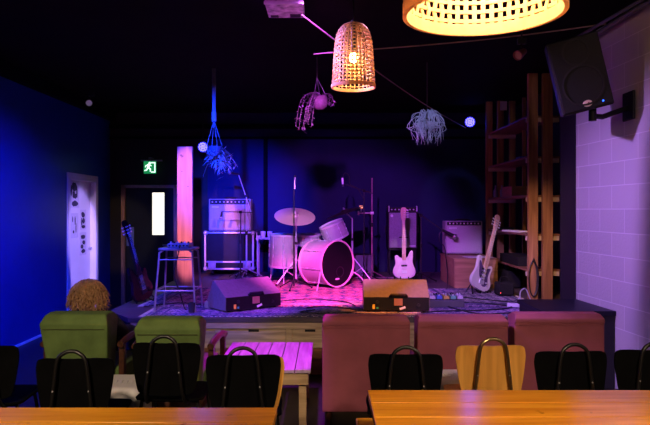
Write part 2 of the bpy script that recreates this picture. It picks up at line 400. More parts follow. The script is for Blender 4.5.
rug('patterned_rug', -1.0, 1.25, 6.75, 9.6, S, rugA, mat('rug_cream', (.55, .45, .38), .95), 'large red and cream patterned rug under the drum kit')
rug('faded_rug', -1.75, 2.3, 6.09, 6.68, S, rugB, mat('rug_navy', (.06, .06, .14), .95), 'long faded rug strip along the front edge of the stage')
rug('dull_rug', -1.95, -1.07, 6.75, 8.3, S, rugB, mat('rug_navy', (.06, .06, .14), .95), 'dull narrow rug under the metal stool at stage left')
rug('worn_rug', 1.33, 2.25, 6.75, 8.2, S, rugB, mat('rug_navy', (.06, .06, .14), .95), 'worn rug in front of the wooden chest at stage right')

# timber post at stage left
t = thing('timber_post', 'tall pale timber post standing on the stage beside the dark door', 'post', (-1.86, 8.45, S))
MB().bb((-1.965, 8.4, S), (-1.765, 8.44, 2.43)).build('face_board', wood('pale_pine', (.42, .24, .18), (.6, .38, .28), axis=2, rough=.6, knots=True, scale=.6), t, bevel=.003)
MB().bb((-1.95, 8.44, S), (-1.78, 8.56, 2.43)).build('core', mat('post_blue', (.03, .04, .2), .6), t)
MB().cyl((-1.9, 8.385, 2.1), (-1.9, 8.402, 2.1), .006).cyl((-1.82, 8.385, 1.9), (-1.82, 8.402, 1.9), .006).build('bolt', DARKMETAL, t)

# ------------------------------------------------------------------ dining tables and bench
orange = wood('orange_table_wood', (.62, .22, .012), (.9, .40, .03), axis=0, rough=.2, knots=True, scale=.55, spec=.22)
def dining_table(x0, x1, y0, y1, label):
    t = thing('dining_table', label, 'table', ((x0+x1)/2, (y0+y1)/2, 0))
    n = 4
    for i in range(n):
        a = y0+(y1-y0)*i/n; b_ = y0+(y1-y0)*(i+1)/n
        MB().bb((x0, a+.0012, .715), (x1, b_-.0012, .75)).build('board', orange, t, bevel=.004)
    MB().bb((x0+.12, y0+.08, .62), (x1-.12, y0+.11, .713)).bb((x0+.12, y1-.11, .62), (x1-.12, y1-.08, .713)).bb((x0+.12, y0+.11, .62), (x0+.15, y1-.11, .713)).bb((x1-.15, y0+.11, .62), (x1-.12, y1-.11, .713)).build('apron', orange, t, bevel=.003)
    for x in (x0+.12, x1-.19):
        for y in (y0+.05, y1-.12):
            MB().bb((x, y, 0), (x+.07, y+.07, .713)).build('leg', orange, t, bevel=.005)
dining_table(-2.55, -.205, 1.95, 2.71, 'worn orange wooden table at the lower left of the photo')
dining_table(.2, 2.45, 2.2, 2.97, 'worn orange wooden table at the lower right of the photo')
t = thing('bench', 'narrow orange wooden bench tucked behind the right wooden table', 'bench', (1.2, 3.24, 0))
MB().bb((.163, 3.09, .45), (2.3, 3.385, .485)).build('seat_plank', orange, t, bevel=.012, seg=3)
for x in (.35, 2.1):
    MB().bb((x, 3.14, 0), (x+.05, 3.34, .449)).build('leg', orange, t, bevel=.005)

# ------------------------------------------------------------------ tubular chairs
def tub_chair(label, group, bm_, sm, tm, loc, rz, wood_edge=False):
    t = thing('tubular_chair', label, 'chair', loc, rz, group)     # local: faces +Y, backrest plane at y=0
    # backrest: rounded trapezoid panel, slightly curved
    pl = smooth_closed([(-.145, .50), (-.178, .55), (-.2, .68), (-.204, .76), (-.172, .80), (0, .803), (.172, .80), (.204, .76), (.2, .68), (.178, .55), (.145, .50), (0, .495)], 3)
    a = MB()
    fr_, bk = [], []
    for x, z in pl:
        yy = .035*(1-(x/.2)**2)*-1+.03
        fr_.append(a.bm.verts.new((x, yy-.006, z))); bk.append(a.bm.verts.new((x, yy+.008, z)))
    cf = a.bm.verts.new((0, -.011, .65)); cb = a.bm.verts.new((0, .003, .65)); N = len(pl)
    for i in range(N):
        j = (i+1) % N
        a.bm.faces.new((cf, fr_[j], fr_[i])); a.bm.faces.new((cb, bk[i], bk[j])); a.bm.faces.new((fr_[i], fr_[j], bk[j], bk[i]))
    a.build('backrest', bm_, t, local=True)
    if wood_edge:
        MB().prism([(x*1.035+.012, z) for x, z in pl], .006, Matrix.Translation((0, .052, -.014)) @ FRONT).build('front_veneer', PLY, t, local=True)
    st_ = smooth_closed([(-.19, .06), (-.205, .2), (-.205, .38), (-.165, .44), (0, .45), (.165, .44), (.205, .38), (.205, .2), (.19, .06), (0, .05)], 3)
    MB().prism(st_, .014, Matrix.Translation((0, 0, .445))).build('seat', sm, t, local=True, bevel=.003)
    # continuous back hoop: one tube up from the seat, over the top and down again
    hoop = smooth_open([(-.12, .1, .438), (-.118, .03, .445), (-.108, -.022, .52), (-.092, -.026, .66), (-.078, -.026, .78), (-.062, -.024, .82), (-.03, -.02, .842), (0, -.018, .847), (.03, -.02, .842), (.062, -.024, .82), (.078, -.026, .78), (.092, -.026, .66), (.108, -.022, .52), (.118, .03, .445), (.12, .1, .438)], 5)
    MB().tube(hoop, .0105, 10).build('back_hoop', tm, t, local=True)
    for x in (-.093, .093):
        MB().cyl((x, -.034, .64), (x, -.041, .64), .005, .004, 8).build('bolt', STEEL, t, local=True)
    for x in (-1, 1):
        MB().tube([(x*.17, .10, .435), (x*.185, .02, .2), (x*.2, -.03, .0)], .011).build('leg', tm, t, local=True)
        MB().tube([(x*.17, .36, .435), (x*.185, .42, .2), (x*.2, .44, .0)], .011).build('leg', tm, t, local=True)
    MB().tube([(-.17, .10, .432), (.17, .10, .432)], .009).tube([(-.17, .36, .432), (.17, .36, .432)], .009).tube([(-.17, .10, .432), (-.17, .36, .432)], .009).tube([(.17, .10, .432), (.17, .36, .432)], .009).build('seat_frame', tm, t, local=True)
    return t
def cxy(px, Y): return ((px-325)*Y/F, Y, 0)
BT = mat('black_tube', (.007, .006, .006), .38, 0, var=.1, spec=.5)
GRP = 'tubular chairs behind the dining tables'
c0 = tub_chair('black tubular chair directly behind the left green armchair', GRP, SOOT, SOOT, BT, cxy(73, 3.36), R(2))
dup(c0, cxy(165, 3.75), R(-2), 'black tubular chair directly behind the right green armchair', GRP)

dup(c0, cxy(406, 3.46), R(-2), 'black tubular chair in front of the gap between the left and middle red chairs', GRP)
dup(c0, cxy(573, 3.53), R(2), 'black tubular chair in front of the right red chair by the block wall', GRP)
dup(c0, cxy(654, 3.56), R(-3), 'black tubular chair at the right edge against the block wall', GRP)
dup(c0, cxy(-20, 3.66), R(4), 'black tubular chair cut by the left edge of the photo', GRP)
PLY = wood('honey_plywood', (.56, .25, .045), (.85, .42, .09), axis=2, rough=.35, scale=.5)
tub_chair('black tubular chair before the low purple lit table, pale wood edge at its right', GRP, SOOT, SOOT, BT, cxy(243, 3.44), R(3), True)
tub_chair('honey plywood tubular chair with a bronze hoop, the only unpainted one', GRP, PLY, PLY, BRASSY, cxy(492, 3.68), R(1))

# ------------------------------------------------------------------ armchairs
GREEN = mat('green_velvet', (.14, .22, .065), .75, var=.22, scale=7, sheen=.25, spec=.2, bump=.1)
GREENS = mat('green_velvet_side', (.20, .19, .10), .8, var=.2, scale=7, spec=.2)
RED = mat('dusty_rose_velvet', (.30, .078, .11), .75, var=.16, scale=5, sheen=.35, spec=.2, bump=.08)
DARKWOOD = wood('dark_arm_wood', (.045, .015, .008), (.10, .035, .02), axis=1, rough=.35)
def green_chair(label, x0, x1, Y, ztop, rz=0):
    wdt = x1-x0; t = thing('green_armchair', label, 'armchair', ((x0+x1)/2, Y, 0), rz, 'green velvet armchairs')
    h = wdt/2
    # backrest cushion leaning back, thick with bevelled top
    a = MB()
    prof = [(0.13, .25), (.085, .40), (-.0, ztop-.065), (.045, ztop-.008), (.10, ztop), (.2, ztop-.005), (.245, ztop-.05), (.27, .45), (.26, .25)]
    M_ = Matrix.Translation((h, 0, 0)) @ Matrix.Rotation(-PI/2, 4, 'Y') @ Matrix.Rotation(0, 4, 'X')
    L_ = [a.bm.verts.new((-h+(.035 if i in (3, 4, 5) else .045 if i in (0, 8) else .035 if i in (1, 7) else 0), y, z)) for i, (y, z) in enumerate(prof)]
    R_ = [a.bm.verts.new((h-(.035 if i in (3, 4, 5) else .045 if i in (0, 8) else .035 if i in (1, 7) else 0), y, z)) for i, (y, z) in enumerate(prof)]
    a.bm.faces.new(L_); a.bm.faces.new(R_[::-1])
    for i in range(len(prof)):
        j = (i+1) % len(prof); a.bm.faces.new((L_[i], R_[i], R_[j], L_[j]))
    bk = a.build('backrest', GREEN, t, local=True, bevel=.016, seg=3, sharp=30)
    MB().tube([(-h+.03, .007, ztop-.11), (h-.03, .007, ztop-.11)], .004).build('seam', mat('seam_green', (.06, .08, .02), .8), bk, local=True)
    MB().bb((-h, .25, .24), (h, .82, .42)).build('seat_cushion', GREEN, t, local=True, bevel=.035, seg=3)
    MB().bb((-h, .05, .17), (h, .8, .238)).build('seat_base', DARKWOOD, t, local=True, bevel=.01)
    for s_ in (-1, 1):
        ar = smooth_open([(s_*(h+.035), .16, .60), (s_*(h+.04), .35, .62), (s_*(h+.045), .6, .61), (s_*(h+.04), .8, .57)], 4)
        r_ = MB()
        r_.tube(ar, .026, 10); r_.bb((s_*(h+.01), .2, .15), (s_*(h+.05), .26, .6)).bb((s_*(h+.01), .72, .15), (s_*(h+.05), .78, .585))
        r_.build('armrest', DARKWOOD, t, local=True, bevel=.004)
        for y in (.1, .74):
            MB().cyl((s_*(h-.04), y, 0), (s_*(h-.05), y, .172), .018, .026, 12).build('leg', DARKWOOD, t, local=True)
    return t
green_chair('green velvet armchair with a curly haired person sitting in it', -2.045, -1.545, 4.5, .85)
green_chair('green velvet armchair, empty, next to the low purple lit table', -1.345, -.865, 4.42, .828)
def red_chair(label, x0, x1, Y, ztop):
    wdt = x1-x0; h = wdt/2; t = thing('red_lounge_chair', label, 'armchair', ((x0+x1)/2, Y, 0), 0, 'dusty red velvet lounge chairs')
    a = MB()
    prof = [(.0, .12), (0, ztop-.075), (-.012, ztop-.06), (-.012, ztop-.03), (.03, ztop), (.13, ztop), (.18, ztop-.03), (.2, .4), (.2, .12)]
    L_ = [a.bm.verts.new((-h+(.02 if i in (4, 5) else 0), y, z)) for i, (y, z) in enumerate(prof)]
    R_ = [a.bm.verts.new((h-(.02 if i in (4, 5) else 0), y, z)) for i, (y, z) in enumerate(prof)]
    a.bm.faces.new(L_); a.bm.faces.new(R_[::-1])
    for i in range(len(prof)):
        j = (i+1) % len(prof); a.bm.faces.new((L_[i], R_[i], R_[j], L_[j]))
    bk = a.build('backrest', RED, t, local=True, bevel=.012, seg=3, sharp=30)
    MB().tube([(-h+.01, -.004, ztop-.078), (h-.01, -.004, ztop-.078)], .004).build('piping', RED, bk, local=True)
    MB().bb((-h, .2, .28), (h, .66, .44)).build('seat_cushion', RED, t, local=True, bevel=.04, seg=3)
    MB().bb((-h, .2, .12), (h, .64, .278)).build('seat_base', RED, t, local=True, bevel=.015)
    for x in (-h+.05, h-.05):
        for y in (.05, .58): MB().cyl((x, y, 0), (x, y, .122), .02, .026, 12).build('leg', DARKWOOD, t, local=True)
red_chair('dusty red velvet chair at left of three, next to the low slatted table', -.02, .62, 4.6, .815)
red_chair('dusty red velvet chair in the middle of the row of three', .672, 1.335, 4.6, .815)
red_chair('dusty red velvet chair at right of three, beside the black box step', 1.385, 2.045, 4.62, .83)
# white poufs
def pouf(x0, x1, y0, y1, zt, label):
    t = thing('pouf', label, 'pouf', ((x0+x1)/2, (y0+y1)/2, 0), 0, 'white padded poufs')
    MB().bb((x0, y0, .32), (x1, y1, zt)).build('cushion', WHITEFAB, t, bevel=.05, seg=4)
    MB().bb((x0+.02, y0+.02, .02), (x1-.02, y1-.02, .32)).build('body', WHITEFAB, t, bevel=.02)
    s_ = MB()
    for i in range(6):
        x = x1-.02-i*.035
        s_.tube([(x, y0-.002, zt-.12), (x-.02, y0+.04, zt-.008), (x-.04, y0+.2, zt+.002)], .004)
    s_.build('pleat', WHITEFAB, t)
pouf(-1.72, -1.165, 3.96, 4.36, .47, 'white padded pouf between the two black chairs at the left')
pouf(.66, 1.05, 4.14, 4.5, .47, 'white padded pouf left of the honey plywood chair')

# low slatted table
slat = wood('slat_table_wood', (.28, .23, .21), (.44, .38, .35), axis=1, rough=.45)
t = thing('low_table', 'low slatted wooden table lit purple, left of the red chairs', 'table', (-.44, 5.0, 0))
for i in range(6):
    x = -.80+i*.7/6
    MB().bb((x+.003, 4.52, .425), (x+.7/6-.003, 5.46, .45)).build('slat', slat, t, bevel=.003)
pal = wood('slat_table_frame', (.34, .22, .11), (.5, .35, .2), axis=0, rough=.5)
MB().bb((-.78, 4.54, .335), (-.12, 4.57, .424)).build('apron', pal, t, bevel=.003)
MB().bb((-.78, 5.41, .335), (-.12, 5.44, .424)).build('apron', pal, t, bevel=.003)
MB().bb((-.155, 4.57, .335), (-.125, 5.41, .424)).build('apron', pal, t, bevel=.003)
MB().bb((-.775, 4.57, .335), (-.745, 5.41, .424)).build('apron', pal, t, bevel=.003)
for x in (-.77, -.19):
    for y in (4.575, 5.345): MB().bb((x, y, 0), (x+.055, y+.06, .422)).build('leg', pal, t, bevel=.003)

# ------------------------------------------------------------------ pendant lamps
def rattan(name_label, cx_, cy_, zr, prof, nv, nr, vw, hw, power, bulb_z, m, lightcol):
    t = thing('rattan_pendant', name_label, 'pendant lamp', (cx_, cy_, zr), 0, 'woven rattan pendant lamps')
    # arc length sampling
    pr = smooth_open([V((r_, 0, z)) for r_, z in prof], 8)
    ds = [0]
    for a, b_ in zip(pr, pr[1:]): ds.append(ds[-1]+(b_-a).length)
    def pos(u):
        s_ = u*ds[-1]
        for i in range(len(ds)-1):
            if ds[i+1] >= s_:
                f_ = (s_-ds[i])/max(1e-9, ds[i+1]-ds[i]); return pr[i].lerp(pr[i+1], f_)
        return pr[-1]
    a = MB(); o3 = V((cx_, cy_, zr))
    th = .0022
    for k in range(nv):                     # uprights: flat canes
        an = 2*PI*k/nv; e1 = V((math.cos(an), math.sin(an), 0)); e2 = V((-math.sin(an), math.cos(an), 0)); rows = []
        ns = 26
        for i in range(ns+1):
            p = pos(i/ns); w_ = min(vw, 2*PI*p.x/nv*.8)
            c_ = o3+e1*p.x+V((0, 0, p.z)); wob = .0035*(1 if (i+k) % 2 else -1)
            rows.append([a.bm.verts.new(c_+e2*sx_*w_/2+e1*(sy_*th+wob)) for sx_, sy_ in ((-1, -1), (1, -1), (1, 1), (-1, 1))])
        for r0, r1 in zip(rows, rows[1:]):
            for j in range(4): a.bm.faces.new((r0[j], r0[(j+1) % 4], r1[(j+1) % 4], r1[j]))
    for i in range(1, nr):                  # woven rings
        p = pos(i/nr)
        pts = [o3+V((p.x*math.cos(2*PI*q/64), p.x*math.sin(2*PI*q/64), p.z)) for q in range(64)]
        for ring in ((p.x, hw),):
            rows = []
            for q in range(72):
                an = 2*PI*q/72; e1 = V((math.cos(an), math.sin(an), 0))
                c_ = o3+e1*p.x+V((0, 0, p.z))
                rows.append([a.bm.verts.new(c_+e1*sx_*th*1.1+V((0, 0, sy_*hw/2))) for sx_, sy_ in ((-1, -1), (1, -1), (1, 1), (-1, 1))])
            for q in range(72):
                r0, r1 = rows[q], rows[(q+1) % 72]
                for j in range(4): a.bm.faces.new((r0[j], r0[(j+1) % 4], r1[(j+1) % 4], r1[j]))
    sh = a.build('lamp_shade', m, t)
    p = pos(0); b0 = hw*1.6
    rr = MB().lathe([(p.x-.006, -b0), (p.x+.006, -b0), (p.x+.006, b0), (p.x-.006, b0), (p.x-.006, -b0)], 64, Matrix.Translation(o3))
    rr.build('rim', m, sh)
    top = zr+prof[-1][1]
    MB().cyl((cx_, cy_, zr+bulb_z+.05), (cx_, cy_, top+.02), .018, n=16).build('lamp_holder', DARKMETAL, t)
    MB().ball((cx_, cy_, zr+bulb_z), .030, (1, 1, 1.25)).build('bulb', glow('warm_bulb', (1, .62, .22), 30), t)
    MB().tube([(cx_, cy_, top), (cx_, cy_, ZC)], .004).build('cord', BLACK, t)
    MB().lathe([(0, ZC-.03), (.05, ZC-.028), (.06, ZC), (0, ZC)], 24, Matrix.Translation((cx_, cy_, 0))).build('ceiling_rose', BLACK, t)
    ld = bpy.data.lights.new('lamp_light', 'POINT'); ld.energy = power; ld.color = lightcol; ld.shadow_soft_size = .03
    lo = bpy.data.objects.new('lamp_light', ld); C.objects.link(lo); lo.location = (cx_, cy_, zr+bulb_z-.045)
m, nt, b = nodes('rattan_cane'); L = nt.links
tr = nt.nodes.new('ShaderNodeBsdfTranslucent'); tr.inputs[0].default_value = (.75, .5, .28, 1)
mx = nt.nodes.new('ShaderNodeMixShader'); mx.inputs[0].default_value = .35
nz = nt.nodes.new('ShaderNodeTexNoise'); nz.inputs['Scale'].default_value = 40
rp = nt.nodes.new('ShaderNodeValToRGB'); rp.color_ramp.elements[0].color = (.46, .28, .14, 1); rp.color_ramp.elements[1].color = (.70, .48, .27, 1)
tc = nt.nodes.new('ShaderNodeTexCoord'); L.new(tc.outputs['Object'], nz.inputs['Vector']); L.new(nz.outputs['Fac'], rp.inputs[0]); L.new(rp.outputs[0], b.inputs['Base Color'])
b.inputs['Roughness'].default_value = .5
L.new(b.outputs[0], mx.inputs[1]); L.new(tr.outputs[0], mx.inputs[2]); L.new(mx.outputs[0], nt.nodes['Material Output'].inputs[0])
CANE = m
WARM = (1, .52, .17)
q = at(353.5, 86.5, 4.4)
rattan('slim bell shaped rattan pendant hanging in front of the stage', q.x, 4.4, q.z, [(.150, 0), (.147, .04), (.141, .13), (.134, .24), (.125, .32), (.105, .385), (.07, .425), (.025, .44)], 30, 19, .0085, .0068, 10, .20, CANE, WARM)
rattan('large rattan pendant cut off by the top edge of the photo', .446, 1.78, 2.165, [(.220, 0), (.222, .1), (.22, .22), (.235, .36), (.20, .48), (.13, .56), (.04, .59)], 52, 24, .0135, .011, 55, .30, CANE, (1, .60, .30))

# ------------------------------------------------------------------ monitor wedges
def wedge(label, loc, rz, topm):
    t = thing('stage_monitor', label, 'stage monitor', loc, rz, 'wedge monitors at the front of the stage')
    w_, = (.66,); h = w_/2                     # local: rear panel faces -Y
    prof = [(0, .012), (-.01, .15), (.02, .165), (.235, .30), (.265, .295), (.40, .06), (.38, .012)]
    Mx = Matrix.Translation((-h, 0, 0)) @ Matrix(((0, 0, 1, 0), (1, 0, 0, 0), (0, 1, 0, 0), (0, 0, 0, 1)))
    body = MB().prism(prof, w_, Mx).build('cabinet', topm, t, local=True, bevel=.006)
    MB().bb((-h+.006, -.0135, .018), (h-.006, -.0, .148)).build('rear_panel', BLACK, t, local=True, bevel=.002)
    hm = mat('handle_recess', (.35, .18, .12), .5, var=.1)
    MB().prism([(-.08, .155), (.08, .155), (.085, .15), (.06, .05), (-.06, .05), (-.085, .15)], .004, Matrix.Translation((0.02, -.0135, 0)) @ FRONT).build('handle_pocket', BLACK, t, local=True)
    MB().bb((-.025, -.022, .065), (.06, -.0165, .135)).build('handle_plate', hm, t, local=True, bevel=.003)
    MB().tube([(-.065, -.01, .15), (-.05, -.022, .172), (.09, -.022, .172), (.105, -.01, .15)], .015).build('handle', BLACK, t, local=True)
    MB().bb((-.24, -.018, .03), (-.215, -.0125, .075)).build('yellow_tag', mat('yellow_label', (.8, .62, .05), .5), t, local=True)
    MB().bb((-.20, -.018, .03), (-.18, -.0125, .05)).build('green_tag', mat('green_label', (.05, .5, .3), .5), t, local=True)
    MB().box((.06, -.016, .04), (.06, .006, .022), (0, R(-20), 0)).build('white_tag', PAPER, t, local=True)
    MB().cyl((-.19, -.015, .1), (-.19, -.022, .1), .018).cyl((.22, -.015, .07), (.22, -.022, .07), .018).build('socket', DARKMETAL, t, local=True)
    for x in (-h+.05, h-.05):
        for y in (.03, .35): MB().cyl((x, y, 0), (x, y, .014), .016).build('foot', BLACK, t, local=True)
    MB().prism([(.262, .285), (.395, .055), (.399, .058), (.267, .288)], w_-.05, Matrix.Translation((.025, 0, 0)) @ Mx).build('grille', DARKMETAL, t, local=True)
    return t
wm = mat('wedge_paint', (.15, .14, .14), .55, var=.12, scale=30, spec=.4)
wedge('black wedge stage monitor at the right, its sloping lid lit orange', (.715, 6.33, S+.01), R(-2), wm)
wedge('black wedge stage monitor at the left, turned sideways and lit purple', (-.73, 6.47, S+.01), R(38), wm)

# ------------------------------------------------------------------ flight case, amps
GREYTOLEX = mat('grey_tolex', (.30, .29, .30), .7, var=.12, scale=80, bump=.1)
GRILLE = mat('silver_grille_cloth', (.42, .40, .42), .8, var=.2, scale=120)
CASEB = mat('case_laminate', (.006, .008, .012), .5, var=.2, spec=.2)
x0, x1 = -1.885, -1.11; y0, y1 = 9.86, 10.36; z0, z1 = .65, 1.245
t = thing('flight_case', 'black flight case with aluminium edges under the left amp', 'flight case', ((x0+x1)/2, 10.1, S))
MB().bb((x0+.01, y0+.01, z0), (x1-.01, y1-.01, z1)).build('body', CASEB, t)
e = .028
ed = MB()
for z in (z0, z0+.11, z1-e):
    ed.bb((x0, y0, z), (x1, y0+e, z+e)); ed.bb((x0, y1-e, z), (x1, y1, z+e)); ed.bb((x0, y0, z), (x0+e, y1, z+e)); ed.bb((x1-e, y0, z), (x1, y1, z+e))
for x in (x0, x1-e):
    for y in (y0, y1-e): ed.bb((x, y, z0), (x+e, y+e, z1))
ed.build('edge_trim', mat('aluminium', (.7, .7, .72), .35, 1, var=.06), t, bevel=.004)
for x in (x0, x1):
    for z in (z0, z1):
        MB().ball((x+(.02 if x == x0 else -.02), y0+.02, z+(.02 if z == z0 else -.02)), .038, sub=2).build('ball_corner', STEEL, t)
for x in (x0+.06, x1-.17):
    lc = MB().bb((x, y0-.006, z0+.015), (x+.12, y0+.004, z0+.14)).build('latch', mat('latch_zinc', (.55, .55, .58), .4, .9), t, bevel=.004)
    MB().cyl((x+.06, y0-.006, z0+.07), (x+.06, y0-.014, z0+.07), .03).build('latch_key', STEEL, lc)
for x in (x0+.12, x1-.12):
    for y in (y0+.09, y1-.09):
        cs = MB().cyl((x-.018, y, S+.042), (x+.018, y, S+.042), .04, n=18).build('castor', BLACK, t)
        MB().bb((x-.03, y-.03, S+.08), (x+.03, y+.03, z0)).build('castor_plate', STEEL, cs)

def combo(label, x0, x1, y0, y1, z0, z1, panel_h, nk):
    t = thing('guitar_amp', label, 'amplifier', ((x0+x1)/2, (y0+y1)/2, z0))
    MB().bb((x0, y0+.012, z0+.012), (x1, y1, z1)).build('cabinet', GREYTOLEX, t, bevel=.012, seg=3)
    MB().bb((x0+.022, y0+.004, z0+.035), (x1-.022, y0+.014, z1-panel_h-.012)).build('speaker_grille', GRILLE, t, bevel=.004)
    cp = MB().bb((x0+.022, y0+.005, z1-panel_h), (x1-.022, y0+.016, z1-.014)).build('control_panel', BLACK, t, bevel=.002)
    for i in range(nk):
        x = x0+.06+(x1-x0-.12)*i/(nk-1)
        MB().cyl((x, y0+.006, z1-panel_h/2-.006), (x, y0-.012, z1-panel_h/2-.006), .012, .009, 12).build('knob', mat('ivory_knob', (.75, .72, .68), .4), cp)
    MB().tube(smooth_open([((x0+x1)/2-.11, (y0+y1)/2, z1), ((x0+x1)/2-.08, (y0+y1)/2, z1+.02), ((x0+x1)/2+.08, (y0+y1)/2, z1+.02), ((x0+x1)/2+.11, (y0+y1)/2, z1)], 4), .010).build('handle', BLACK, t)
    pa = at(0, 0, 1)
    MB().bb((x0+.05, y0-.002, z1-panel_h-.055), (x0+.16, y0+.005, z1-panel_h-.03)).build('badge', CHROME, t, bevel=.001)
    for x in (x0+.05, x1-.05):
        for y in (y0+.05, y1-.04): MB().cyl((x, y, z0), (x, y, z0+.014), .014, n=10).build('foot', BLACK, t)
    return t
combo('grey combo amp standing on the flight case', -1.83, -1.17, 9.93, 10.2, 1.246, 1.76, .085, 10)
# wooden chest and right amp
CHEST = wood('chest_wood', (.22, .11, .05), (.38, .21, .10), axis=0, rough=.5, scale=.7)
t = thing('wooden_chest', 'reddish wooden chest under the right combo amp', 'chest', (1.97, 8.8, S))
MB().bb((1.70, 8.3, S+.001), (2.27, 9.3, .93)).build('body', CHEST, t, bevel=.005)
MB().bb((1.69, 8.29, .93), (2.28, 9.31, .95)).build('lid', CHEST, t, bevel=.004)
tag(MB().box((2.06, 8.52, .953), (.34, .24, .004), (0, 0, R(12))).build('paper_sheet', PAPER, loc=(2.06, 8.52, .951)), 'white paper lying on the wooden chest lid', 'paper')
combo('pale combo amp standing on the wooden chest', 1.715, 2.24, 8.98, 9.24, .951, 1.43, .06, 9)

# bass rig
def bass_rig():
    Y = 9.95; a = at(388, 249, Y); c_ = at(417.5, 212, Y)
    x0, x1, z0, z1 = a.x, c_.x, a.z, c_.z
    ts = thing('amp_stand', 'black tubular stand carrying the bass cabinet', 'stand', ((x0+x1)/2, Y+.15, S))
    MB().bb((x0+.01, Y+.02, z0-.02), (x1-.01, Y+.32, z0)).build('platform', BLACK, ts, bevel=.003)
    for x in (x0+.03, x1-.03):
        for y in (Y+.05, Y+.29): MB().cyl((x, y, S), (x, y, z0-.019), .012).build('leg', DARKMETAL, ts)
    t = thing('bass_cabinet', 'grey fronted bass speaker cabinet behind the pink bass guitar', 'amplifier', ((x0+x1)/2, Y+.17, z0))
    MB().bb((x0, Y+.01, z0+.001), (x1, Y+.34, z1)).build('cabinet', BLACK, t, bevel=.008)
    MB().bb((x0+.02, Y, z0+.02), (x1-.02, Y+.012, z1-.012)).build('grille', mat('bass_grille', (.26, .25, .29), .8, var=.3, scale=150), t, bevel=.004)
    MB().bb((x1-.13, Y-.004, z0+.035), (x1-.03, Y, z0+.06)).build('badge', CHROME, t)
    MB().cyl((x0+.06, Y-.004, z1-.06), (x0+.06, Y, z1-.06), .022).build('round_badge', CHROME, t)
    for s_, x in ((-1, x0), (1, x1)):
        MB().tube([(x, Y+.12, z0+.25), (x+s_*.03, Y+.12, z0+.26), (x+s_*.03, Y+.12, z0+.36), (x, Y+.12, z0+.37)], .008).build('side_handle', DARKMETAL, t)
    t = thing('bass_amplifier', 'slim black amp head on top of the bass cabinet', 'amplifier', ((x0+x1)/2, Y+.15, z1))
    MB().bb((x0+.005, Y+.02, z1+.001), (x1-.005, Y+.3, z1+.075)).build('chassis', BLACK, t, bevel=.004)
    for i in range(7):
        x = x0+.06+(x1-x0-.12)*i/6
        MB().cyl((x, Y+.021, z1+.038), (x, Y+.004, z1+.038), .011, n=10).build('knob', STEEL, t)
    for x in (x0+.012, x1-.012):
        MB().tube([(x, Y+.02, z1+.01), (x, Y-.02, z1+.015), (x, Y-.02, z1+.085), (x, Y+.02, z1+.09)], .007).build('rack_handle', CHROME, t)
bass_rig()

